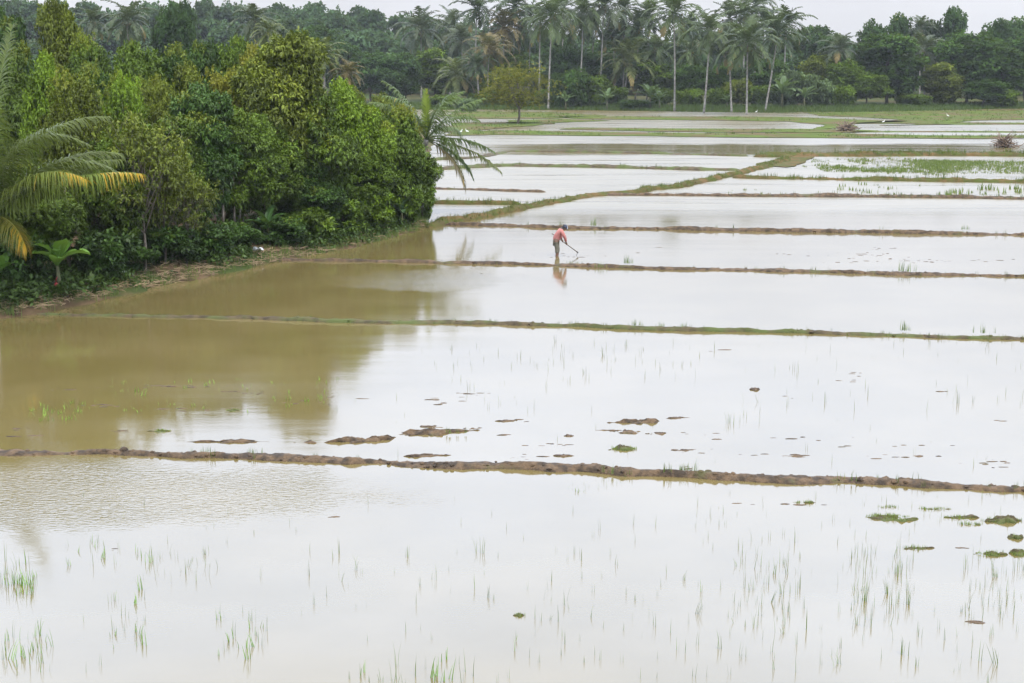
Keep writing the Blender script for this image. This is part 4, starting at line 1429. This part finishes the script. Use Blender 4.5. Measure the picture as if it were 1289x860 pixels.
def mud_flecks():
    """crumbs of mud breaking the surface, past counting"""
    rg = np.random.default_rng(21)
    acc = Acc()

    def streak(px, py, wpx, n, dy=1.5):
        for _ in range(max(2, int(n * 0.6))):
            g = ground(px + rg.normal(0, wpx * 0.35), py + rg.normal(0, dy))
            r = rg.uniform(0.012, 0.045)
            V, _, T = lump_mesh(rg, np.array([g[0], g[1], -0.004]), r, 0.35)
            V[:, 0] = (V[:, 0] - g[0]) * rg.uniform(1.5, 3.5) + g[0]
            acc.add(V, None, T)
    for a in ((1010, 320, 60, 10), (1110, 313, 50, 14), (1090, 320, 70, 20), (1170, 329, 90, 26), (1240, 328, 60, 12), (1130, 327, 80, 24), (1075, 329, 60, 14), (980, 319, 30, 8), (820, 315, 30, 8),
              (700, 322, 60, 14), (725, 322, 12, 5), (200, 487, 90, 30), (300, 494, 60, 18), (120, 511, 40, 14), (235, 516, 50, 14), (20, 540, 40, 12), (150, 544, 30, 14), (30, 549, 50, 10), (90, 490, 60, 10),
              (560, 502, 30, 9), (600, 496, 40, 10), (565, 508, 30, 9), (660, 530, 20, 5), (700, 560, 80, 12), (640, 548, 30, 8), (660, 575, 60, 12), (880, 545, 50, 8), (900, 552, 30, 6), (1000, 500, 40, 4), (1075, 480, 40, 8),
              (1030, 552, 80, 10), (1055, 562, 30, 5), (985, 573, 60, 10), (1130, 575, 100, 10), (1245, 582, 60, 12), (1260, 586, 20, 6), (1100, 576, 70, 7), (1085, 470, 30, 8), (1190, 495, 20, 3), (1250, 530, 30, 4),
              (1000, 574, 40, 6), (870, 588, 30, 6), (1225, 783, 10, 9), (420, 652, 8, 3), (145, 692, 6, 3), (1010, 634, 120, 10), (550, 344, 80, 4), (900, 440, 80, 5), (610, 345, 10, 4), (1230, 690, 60, 6),
              (380, 507, 60, 12), (420, 498, 50, 10), (740, 588, 40, 8), (875, 568, 30, 8), (1170, 560, 160, 12)):
        streak(*a)
    tag(obj('mud', acc.mesh('mud', True), M['mud']), kind='stuff')


mud_flecks()

# ------------------------------------------------------------------ young rice
RICE = []
rg = np.random.default_rng(99)
for k in range(16):
    V, Q, A = tuft_blades(rg, (2, 3, 4, 5, 3, 6, 2, 4, 1, 1, 3, 2, 5, 7, 1, 2)[k], 0.32, 0.022, 0.0085, 0.55 if k % 3 else 0.9, 5)
    m_ = mesh('rice_tuft', V, Q, None, {'tint': A * 0.8})
    m_.materials.append(M['blade'])
    RICE.append(m_)
RICE_WIDE = []
for k in range(8):
    V, Q, A = tuft_blades(rg, (2, 4, 5, 3, 6, 2, 4, 3)[k], 0.27, 0.035, 0.0115, 0.7, 5)
    m_ = mesh('rice_tuft', V, Q, None, {'tint': A * 0.8})
    m_.materials.append(M['blade'])
    RICE_WIDE.append(m_)
GREEN, PALE, DULL = (0.12, 0.22, 0.03), (0.13, 0.17, 0.06), (0.09, 0.12, 0.05)
REST = []
for (x0, y0, x1, y1, n, h, colr, as_things, group, label) in [
    (0, 705, 45, 752, 34, 1.1, GREEN, 30, 'rice tufts at the near paddy edge', 'bright green rice tuft in the dense clump by the near picture edge'),
    (0, 800, 70, 850, 24, 1.1, GREEN, 22, 'rice tufts in the near corner', 'bright green rice tuft in the clump at the near bottom corner'),
    (80, 680, 190, 712, 18, 0.9, GREEN, 16, 'rice row of the near paddy', 'short green rice tuft in the slanting row of the near paddy'),
    (180, 690, 280, 740, 22, 0.85, PALE, 14, 'pale rice behind the slanting row', 'thin pale rice tuft just behind the slanting row'),
    (135, 740, 185, 830, 18, 0.9, GREEN, 14, 'green rice inside the near paddy', 'green rice tuft in the loose patch left of the centre clump'),
    (270, 770, 335, 835, 22, 0.95, GREEN, 18, 'centre clump of rice', 'green rice tuft in the upright clump below the slanting row'),
    (440, 830, 600, 870, 22, 1.15, GREEN, 14, 'rice at the bottom edge', 'long bladed rice tuft along the bottom edge of the picture'),
    (380, 690, 620, 760, 16, 0.95, PALE, 10, 'lone rice of the middle water', 'lone thin rice tuft in the calm middle of the near paddy'),
    (640, 660, 900, 830, 40, 0.85, PALE, 16, 'scattered rice near the islet', 'scattered thin rice tuft around the tiny round islet'),
    (925, 680, 1010, 790, 60, 0.95, PALE, 24, 'pale rice stand', 'pale rice tuft in the stand left of the thickest one'),
    (1070, 690, 1150, 790, 70, 0.95, PALE, 26, 'thickest pale rice stand', 'pale rice tuft in the thickest stand below the mossy bank'),
    (1210, 700, 1290, 780, 50, 0.9, PALE, 18, 'pale rice at the picture edge', 'pale rice tuft in the stand below the grassy mound'),
    (870, 790, 1260, 860, 34, 1.05, PALE, 16, 'rice along the bottom right water', 'single pale rice tuft in the open bottom corner water'),
    (715, 598, 800, 620, 16, 0.5, GREEN, 6, 'short rice under the nearest bund', 'short green rice tuft close under the nearest bund'),
    (860, 620, 1289, 680, 50, 0.6, PALE, 0, None, None),
    (100, 620, 860, 860, 90, 0.7, DULL, 0, None, None),
    (40, 505, 105, 530, 60, 0.6, GREEN, 40, 'bright grass in the brown water', 'short bright tuft in the green patch of the brown water'),
    (110, 478, 430, 520, 190, 0.5, GREEN, 80, 'grass on the brown water', 'short green tuft in the long scattered band on the brown water'),
    (560, 440, 690, 520, 30, 0.95, DULL, 10, 'dull rice of the second paddy', 'dull rice tuft where brown water turns white'),
    (690, 430, 900, 480, 44, 1.0, DULL, 20, 'rice in the middle of the second paddy', 'thin dull rice tuft in the middle of the second paddy'),
    (915, 505, 960, 535, 12, 1.0, PALE, 10, 'small rice stand beside the clod', 'upright rice tuft in the small stand below the single clod'),
    (960, 430, 1289, 520, 36, 1.0, DULL, 16, 'lone curved rice of the second paddy', 'lone curved rice blade tuft in the open second paddy'),
    (430, 430, 1289, 590, 60, 0.6, DULL, 0, None, None),
    (860, 675, 1289, 830, 60, 0.7, PALE, 0, None, None),
]:
    for k in range(n):
        g = ground(rng.uniform(x0, x1), rng.uniform(y0, y1))
        s = h * rng.uniform(0.55, 1.15)
        c = tuple(np.array(colr) * rng.uniform(0.8, 1.2))
        if k < int(as_things * 0.7):
            o = obj('rice_tuft', RICE_WIDE[rng.integers(0, 8)] if colr is GREEN else RICE[rng.integers(0, 16)], None, loc=(g[0], g[1], -0.03), rz=rng.uniform(0, 6.28), scale=(s * (2.6 if h <= 0.6 and colr is GREEN else 1),) * 2 + (s,), color=c)
            o.rotation_euler = (rng.normal(0, 0.10), rng.normal(0, 0.10), rng.uniform(0, 6.28))
            tag(o, label, 'rice plant', group)
        else:
            REST.append((g[0], g[1], -0.02, 0.30 * s, rng.uniform(0.1, 0.7)))
scatter_grass('rice_seedlings', REST, width=0.028, n=2, spread=0.07, color=PALE, lean=0.5)
# weeds standing up on the bunds
acc_sp = []
for (px, py, h) in ((575, 548, 0.22), (1137, 418, 0.4), (1241, 421, 0.35), (757, 338, 0.3), (1140, 343, 0.55), (792, 333, 0.45), (747, 285, 0.5), (1216, 290, 0.3), (262, 573, 0.2), (320, 573, 0.15), (866, 597, 0.3), (770, 597, 0.2), (719, 333, 0.16), (726, 333, 0.14), (830, 413, 0.2), (800, 411, 0.25), (860, 414, 0.2)):
    g = ground(px, py)
    for _ in range(7):
        acc_sp.append((g[0] + rng.normal(0, 0.12), g[1] + rng.normal(0, 0.06), 0.04, h * rng.uniform(0.5, 1), rng.uniform(0.2, 0.8)))
scatter_grass('weeds', acc_sp, width=0.045, n=5, spread=0.12, color=(0.09, 0.14, 0.03))


# ------------------------------------------------------------------ brush heaps, litter, egrets
def brush(px, py, wpx, hm, label, seed):
    g = ground(px, py, 0.05)
    w = wpx * g[1] / F_PX
    rg = np.random.default_rng(seed)
    acc = Acc()
    for _ in range(150):
        a = rg.uniform(0, 6.28)
        r = abs(rg.normal(0, w * 0.25))
        p = np.array([math.cos(a) * r, math.sin(a) * r * 0.7, rg.uniform(0, hm * 0.6) * math.exp(-(r / w * 2) ** 2)])
        d = rg.normal(size=3) * np.array([1, 1, 0.55]) + np.array([0, 0, 0.25])
        d = d / np.linalg.norm(d) * rg.uniform(0.5, 1.5)
        acc.tube([p, p + d * 0.5 + rg.normal(0, 0.08, 3), p + d], np.array([0.05, 0.035, 0.012]), 4, a=rg.uniform(0, 1), cap=False)
    tag(obj('brush_heap', acc.mesh('brush_heap'), M['twig'], loc=g), label, 'brush heap')


brush(1066, 165, 24, 1.3, 'dark heap of cut branches on the grass strip before the very big tree', 1)
brush(1264, 185, 26, 1.3, 'reddish brown heap of dead branches standing in the far water', 2)


def scrap(px, py, Y, s, label, seed):
    rg = np.random.default_rng(seed)
    g = at(px, py, Y)
    zg = float(ground_z(g[0], Y))
    n = 9
    u, v = np.meshgrid(np.linspace(-1, 1, n), np.linspace(-1, 1, n))
    x = u * s * (1 + 0.3 * fbm(u * 2, v * 2, seed, 2)) * 1.5
    y = v * s * (1 + 0.3 * fbm(u * 2 + 5, v * 2, seed, 2))
    z = s * (0.5 - 0.4 * (u * u + v * v) * 0.5 + 1.3 * fbm(u * 1.7, v * 1.7, seed + 2, 3)) + 0.06
    top = np.stack([x, y, z], -1).reshape(-1, 3)
    V = np.concatenate([top, top - np.array([0, 0, 0.01])])
    i = np.arange(n * n).reshape(n, n)
    Q = np.stack([i[:-1, :-1], i[:-1, 1:], i[1:, 1:], i[1:, :-1]], -1).reshape(-1, 4)
    o = obj('plastic_scrap', mesh('plastic_scrap', V, np.concatenate([Q, Q[:, ::-1] + n * n])), M['white'], loc=(g[0], Y, zg))
    tag(o, label, 'litter')


scrap(152, 364, 51.7, 0.10, 'crumpled white scrap on the straw strewn bank by the bare branches', 1)
scrap(158, 366, 51.9, 0.07, 'smaller white scrap right beside the crumpled one', 4)
scrap(325, 322, 58.8, 0.13, 'pale scrap on the bank below the tallest crown', 7)


def egret(px, py, label, face=1, z=0.08, s=1.0):
    g = ground(px, py, z)
    root = thing('egret', label, 'egret', g)
    root.scale = (s, s, s)
    acc = Acc()
    # body, neck and head in one tapering tube from tail to beak root
    P = np.array([[-0.34, 0, 0.36], [-0.2, 0, 0.42], [-0.02, 0, 0.48], [0.14, 0, 0.52], [0.22, 0, 0.62], [0.19, 0, 0.74], [0.22, 0, 0.84], [0.30, 0, 0.87], [0.36, 0, 0.86]])
    P[:, 0] *= face
    acc.tube(P, [0.015, 0.07, 0.12, 0.09, 0.04, 0.03, 0.032, 0.035, 0.015], 8)
    obj('body', acc.mesh('body', True), M['feather'], root)
    acc = Acc()
    acc.tube([[0.35 * face, 0, 0.86], [0.47 * face, 0, 0.84]], [0.014, 0.003], 5)
    obj('beak', acc.mesh('beak'), M['beak'], root)
    for sy in (-0.04, 0.04):
        acc = Acc()
        acc.tube([[0, sy, 0.42], [0.03 * face, sy, 0.2], [0, sy, -0.1]], [0.014, 0.01, 0.01], 5)
        obj('leg', acc.mesh('leg'), M['black'], root)


for a in ((580, 169, 'white egret on the grass strip, nearer the coconut frond', 1), (588, 168.5, 'white egret on the grass strip, just past its neighbour', -1),
          (952, 143, 'white egret at the foot of the broad crowned palm', 1), (1193, 148, 'white egret alone on the far green field', -1), (1112, 156, 'small white egret beside the far field puddle', 1)):
    egret(*a, s=0.62)


# ------------------------------------------------------------------ the farmer
def skin_obj(name, joints, bones, mat, parent=None, sub=2, root=0):
    me = bpy.data.meshes.new(name)
    me.from_pydata([j[0] for j in joints], bones, [])
    o = obj(name, me, mat, parent)
    md = o.modifiers.new('skin', 'SKIN')
    md.use_smooth_shade = True
    for k, j in enumerate(joints):
        r = j[1] if isinstance(j[1], tuple) else (j[1], j[1])
        me.skin_vertices[0].data[k].radius = r
        me.skin_vertices[0].data[k].use_root = (k == root)
    s = o.modifiers.new('sub', 'SUBSURF')
    s.levels = s.render_levels = sub
    return o


def farmer():
    g = ground(701, 322)
    t = NT('skin')
    M['skin'] = t.surf(t.n('ShaderNodeBsdfPrincipled', None, Base_Color=(0.11, 0.055, 0.032, 1), Roughness=0.55).outputs[0])
    M['shirt'] = rough_mat('pink shirt', (0.40, 0.165, 0.145), (0.33, 0.125, 0.11), 9, rough=0.9, bump=0.5, bscale=14)
    M['trousers'] = rough_mat('olive trousers', (0.085, 0.082, 0.060), (0.125, 0.115, 0.085), 8, rough=0.95, bump=0.4, bscale=16)
    M['cap'] = plain('navy cap', (0.018, 0.022, 0.040), 0.8)
    M['capw'] = plain('white cap panel', (0.55, 0.58, 0.65), 0.7)
    M['hair'] = plain('black hair', (0.012, 0.010, 0.010), 0.6)
    M['wood'] = rough_mat('worn wood', (0.07, 0.05, 0.035), (0.12, 0.09, 0.06), 8)
    M['iron'] = plain('dark iron', (0.04, 0.038, 0.036), 0.5)
    # joints in the farmer's own frame: he faces +x, his right side toward -y
    pelvis, spine, chest = (-0.03, 0, 0.62), (-0.015, 0, 0.80), (0.10, 0, 1.02)
    neck, headb, headc, headt = (0.225, 0, 1.15), (0.285, 0, 1.19), (0.345, 0, 1.185), (0.40, 0, 1.20)
    h1, h2 = np.array([0.235, 0.10, 0.605]), np.array([0.41, 0.10, 0.478])   # hands on the handle
    J = [(pelvis, 0.13), (spine, (0.12, 0.14)), (chest, (0.13, 0.165)), (neck, 0.058), (headb, 0.085), (headc, 0.092), (headt, 0.06), ((0.355, 0, 1.10), 0.035), ((0.40, 0, 1.135), 0.018)]
    Bn = [(0, 1), (1, 2), (2, 3), (3, 4), (4, 5), (5, 6), (5, 7), (5, 8)]

    def chain(start, pts):
        a = start
        for p, r in pts:
            J.append((tuple(p), r))
            Bn.append((a, len(J) - 1))
            a = len(J) - 1
        return a
    for sy in (-1, 1):
        chain(0, [((-0.03, sy * 0.10, 0.55), 0.095), ((0.03 + 0.02 * sy, sy * 0.105, 0.20), 0.062), ((0.0 + 0.02 * sy, sy * 0.105, -0.02), 0.056), ((-0.02 + 0.02 * sy, sy * 0.105, -0.24), 0.042), ((0.08, sy * 0.11, -0.28), 0.035)])
    ends = []
    for sy, hand, elbow in ((-1, h2, (0.33, -0.16, 0.80)), (1, h1, (0.15, 0.26, 0.84))):
        wr = hand + (np.array(elbow) - hand) * 0.22
        ends.append(chain(2, [((0.17, sy * 0.19, 1.08), 0.068), (elbow, 0.046), (tuple(wr), 0.032), (tuple(hand + np.array([0, sy * 0.03, 0.02])), 0.036)]))
    dirh = np.array([0.808, 0, -0.589])
    for e, hand, sy in ((ends[0], h2, -1), (ends[1], h1, 1)):
        for f in range(4):
            c = hand + dirh * (f - 1.5) * 0.02
            L = (0.9, 1.0, 0.95, 0.8)[f]
            chain(e, [(c + np.array([0.0, sy * 0.03, -0.015]) * L, 0.010), (c + np.array([0.004, sy * 0.012, -0.034]) * L, 0.009), (c + np.array([0.006, -sy * 0.02, -0.03]) * L, 0.008)])
        chain(e, [(hand + np.array([0.03, sy * 0.02, 0.03]), 0.011), (hand + np.array([0.045, -sy * 0.012, 0.022]), 0.009)])
    body = skin_obj('person', J, Bn, M['skin'])
    body.location = g
    tag(body, 'farmer in a pink shirt and dark cap stooping with a hoe in the flooded paddy', 'person')
    # shirt, trousers, hair and cap follow the body
    S = [((-0.035, 0, 0.60), (0.155, 0.17)), (spine, (0.150, 0.175)), (chest, (0.165, 0.20)), ((0.19, 0, 1.12), (0.085, 0.10))]
    SB = [(0, 1), (1, 2), (2, 3)]
    for sy, hand, elbow in ((-1, h2, (0.33, -0.16, 0.80)), (1, h1, (0.15, 0.26, 0.84))):
        el = np.array(elbow)
        k = len(S)
        S += [((0.17, sy * 0.195, 1.07), 0.095), (elbow, 0.072), (tuple(el + (hand - el) * 0.62), 0.055)]
        SB += [(2, k), (k, k + 1), (k + 1, k + 2)]
    skin_obj('shirt', S, SB, M['shirt'], body)
    T = [((-0.035, 0, 0.645), (0.14, 0.16))]
    TB = []
    for sy in (-1, 1):
        k = len(T)
        T += [((-0.03, sy * 0.10, 0.54), 0.118), ((0.02 + 0.02 * sy, sy * 0.108, 0.30), 0.092), ((0.015 + 0.02 * sy, sy * 0.108, 0.11), 0.088)]
        TB += [(0, k), (k, k + 1), (k + 1, k + 2)]
    skin_obj('trousers', T, TB, M['trousers'], body)
    skin_obj('hair', [((0.27, 0, 1.215), 0.085), ((0.30, 0, 1.245), 0.085), ((0.25, 0, 1.175), 0.06)], [(0, 1), (0, 2)], M['hair'], body)
    import bmesh
    axis = np.array([0.72, 0, 0.69])                   # where the crown of the head points

    def dome(name, r, th0, th1, ph0, ph1, mat):
        bm = bmesh.new()
        n, m = 16, 8
        grid = [[None] * (n + 1) for _ in range(m + 1)]
        X = np.array([0.69, 0, -0.72])
        Yv = np.array([0, 1.0, 0])
        c = np.array([0.325, 0, 1.20])
        for a in range(m + 1):
            th = th0 + (th1 - th0) * a / m
            for b_ in range(n + 1):
                ph = ph0 + (ph1 - ph0) * b_ / n
                grid[a][b_] = bm.verts.new(c + r * (math.cos(th) * axis + math.sin(th) * (math.cos(ph) * X + math.sin(ph) * Yv)))
        for a in range(m):
            for b_ in range(n):
                bm.faces.new((grid[a][b_], grid[a + 1][b_], grid[a + 1][b_ + 1], grid[a][b_ + 1]))
        bmesh.ops.remove_doubles(bm, verts=bm.verts, dist=0.0005)
        me = bpy.data.meshes.new(name)
        bm.to_mesh(me)
        bm.free()
        o = obj(name, me, mat, body)
        sd = o.modifiers.new('solid', 'SOLIDIFY')
        sd.thickness = 0.006
        sd.offset = 1
        return o
    dome('cap', 0.125, 0.0, 1.45, 0.7, 2 * math.pi - 0.7, M['cap'])
    dome('cap_panel', 0.125, 0.0, 1.45, -0.7, 0.7, M['capw'])
    # peak of the cap
    n = 11
    ph = np.linspace(-0.85, 0.85, n)
    X, Yv, c = np.array([0.69, 0, -0.72]), np.array([0, 1.0, 0]), np.array([0.325, 0, 1.20])
    inn = [c + axis * 0.02 + 0.122 * (math.cos(a) * X + math.sin(a) * Yv) for a in ph]
    out = [c - axis * 0.01 + X * 0.08 * math.cos(a * 1.2) + 0.125 * (math.cos(a) * X + math.sin(a) * Yv) for a in ph]
    V = np.array(inn + out)
    V = np.concatenate([V, V + axis * 0.006])
    Q = []
    for a in range(n - 1):
        Q += [[a, a + 1, n + a + 1, n + a], [2 * n + a, 3 * n + a, 3 * n + a + 1, 2 * n + a + 1], [n + a, n + a + 1, 3 * n + a + 1, 3 * n + a]]
    obj('cap_peak', mesh('cap_peak', V, Q), M['cap'], body)
    # the hoe
    root = thing('hoe', 'long wooden hoe held by the stooping farmer', 'hoe', g)
    acc = Acc()
    a, b_ = np.array([-0.215, 0.10, 0.933]), np.array([0.89, 0.10, 0.128])
    acc.tube([a, a + (b_ - a) * 0.35, a + (b_ - a) * 0.7, b_], [0.017, 0.017, 0.019, 0.019], 8)
    obj('handle', acc.mesh('handle', True), M['wood'], root)
    u = np.array([-0.38, 0, -0.92])
    wv, th = np.array([0, 0.09, 0]), np.array([0.006, 0, -0.003])
    p0, p1 = b_ + np.array([0.0, 0, 0.02]), b_ + u * 0.17
    V = np.array([p0 - wv * 0.6 - th, p0 + wv * 0.6 - th, p1 + wv - th * .4, p1 - wv - th * .4, p0 - wv * 0.6 + th, p0 + wv * 0.6 + th, p1 + wv + th * .4, p1 - wv + th * .4])
    Q = [[0, 1, 2, 3], [7, 6, 5, 4], [0, 4, 5, 1], [1, 5, 6, 2], [2, 6, 7, 3], [3, 7, 4, 0]]
    obj('blade', mesh('blade', V, Q), M['iron'], root)
    acc = Acc()
    acc.tube([b_ + np.array([-0.05, 0, 0.036]), b_ + np.array([0.02, 0, -0.014])], [0.03, 0.03], 10)
    obj('socket', acc.mesh('socket', True), M['iron'], root)


farmer()

# ------------------------------------------------------------------ air
HAZE = 0.00012
import bmesh
bm = bmesh.new()
bmesh.ops.create_cube(bm, size=1.0)
me = bpy.data.meshes.new('haze')
bm.to_mesh(me)
bm.free()
hz = obj('haze', me, loc=(0, 275, 22.5), scale=(900, 670, 49))
t = NT('haze air')
pv = t.n('ShaderNodeVolumePrincipled', None, Density=HAZE, Anisotropy=0.0)
pv.inputs['Color'].default_value = (0.86, 0.92, 1.0, 1)
t.t.links.new(pv.outputs[0], t.out.inputs['Volume'])
me.materials.append(t.m)
tag(hz, kind='stuff')
hz.display_type = 'WIRE'

# ------------------------------------------------------------------ sky and light
world = bpy.data.worlds.new('World')
scene.world = world
world.use_nodes = True
nt = world.node_tree
nt.nodes.clear()


def wn(kind, props=None, **inp):
    nd = nt.nodes.new(kind)
    for k, v in (props or {}).items():
        setattr(nd, k, v)
    for k, v in inp.items():
        s = nd.inputs[int(k[1:]) if k[0] == 'i' and k[1:].isdigit() else k.replace('_', ' ')]
        if isinstance(v, bpy.types.NodeSocket):
            nt.links.new(v, s)
        else:
            s.default_value = v
    return nd


SUN_EL, SUN_AZ = R(58), R(150)
out = wn('ShaderNodeOutputWorld')
bg = wn('ShaderNodeBackground', None, Strength=0.1)
sky = wn('ShaderNodeTexSky', {'sky_type': 'NISHITA', 'sun_disc': False, 'sun_elevation': SUN_EL, 'sun_rotation': SUN_AZ, 'air_density': 1.0, 'dust_density': 3.0})
tc = wn('ShaderNodeTexCoord')
sep = wn('ShaderNodeSeparateXYZ', None, Vector=tc.outputs['Generated'])
ramp = wn('ShaderNodeValToRGB', None, Fac=sep.outputs[2])
cr = ramp.color_ramp
cr.interpolation = 'LINEAR'
stops = [(0.0, (0.84, 0.85, 0.90)), (0.045, (0.88, 0.89, 0.94)), (0.10, (1.10, 1.15, 1.32)), (0.20, (1.64, 1.82, 2.25)), (0.40, (3.15, 3.7, 4.9)), (0.6, (3.4, 3.6, 4.0)), (1.0, (3.1, 3.05, 3.0))]
while len(cr.elements) < len(stops):
    cr.elements.new(0.5)
for e, (p, c) in zip(cr.elements, stops):
    e.position = p
    e.color = (*c, 1)
# soft cloud cover
mp = wn('ShaderNodeMapping', None, Vector=tc.outputs['Generated'], Scale=(1.5, 1.5, 5.0))
nz = wn('ShaderNodeTexNoise', None, Vector=mp.outputs[0], Scale=1.6, Detail=5.0, Roughness=0.5)
mr = wn('ShaderNodeMapRange', None, i0=nz.outputs[0], i1=0.3, i2=0.7, i3=0.86, i4=1.12)
mul = wn('ShaderNodeVectorMath', {'operation': 'SCALE'}, i0=ramp.outputs[0])
nt.links.new(mr.outputs[0], mul.inputs['Scale'])
x10 = wn('ShaderNodeVectorMath', {'operation': 'SCALE'}, i0=mul.outputs[0])
x10.inputs['Scale'].default_value = 10.0
mx = wn('ShaderNodeMix', {'data_type': 'RGBA'})
mx.inputs[0].default_value = 0.92
nt.links.new(sky.outputs[0], mx.inputs[6])
nt.links.new(x10.outputs[0], mx.inputs[7])
nt.links.new(mx.outputs[2], bg.inputs[0])
nt.links.new(bg.outputs[0], out.inputs[0])

sd = bpy.data.lights.new('sun', 'SUN')
sd.energy = 3.3
sd.angle = R(12)
sd.color = (1.0, 0.96, 0.9)
so = bpy.data.objects.new('sun', sd)
so.rotation_euler = (math.pi / 2 - SUN_EL, 0, math.pi - SUN_AZ)
col.objects.link(so)
# the lamp's -Z axis must point away from the sun's place in the sky
sdir = Vector((math.sin(SUN_AZ) * math.cos(SUN_EL), math.cos(SUN_AZ) * math.cos(SUN_EL), math.sin(SUN_EL)))
so.rotation_euler = (-sdir).to_track_quat('-Z', 'Y').to_euler()

scene.view_settings.view_transform = 'Standard'
scene.view_settings.look = 'None'
scene.view_settings.exposure = 0.0
scene.view_settings.gamma = 1.0
scene.render.engine = 'CYCLES'
cy = scene.cycles
cy.max_bounces = 6
cy.diffuse_bounces = 1
cy.glossy_bounces = 3
cy.transmission_bounces = 3
cy.transparent_max_bounces = 4
cy.volume_bounces = 0
cy.use_denoising = True
try:
    cy.denoiser = 'OPENIMAGEDENOISE'
    cy.denoising_prefilter = 'ACCURATE'
except Exception:
    pass
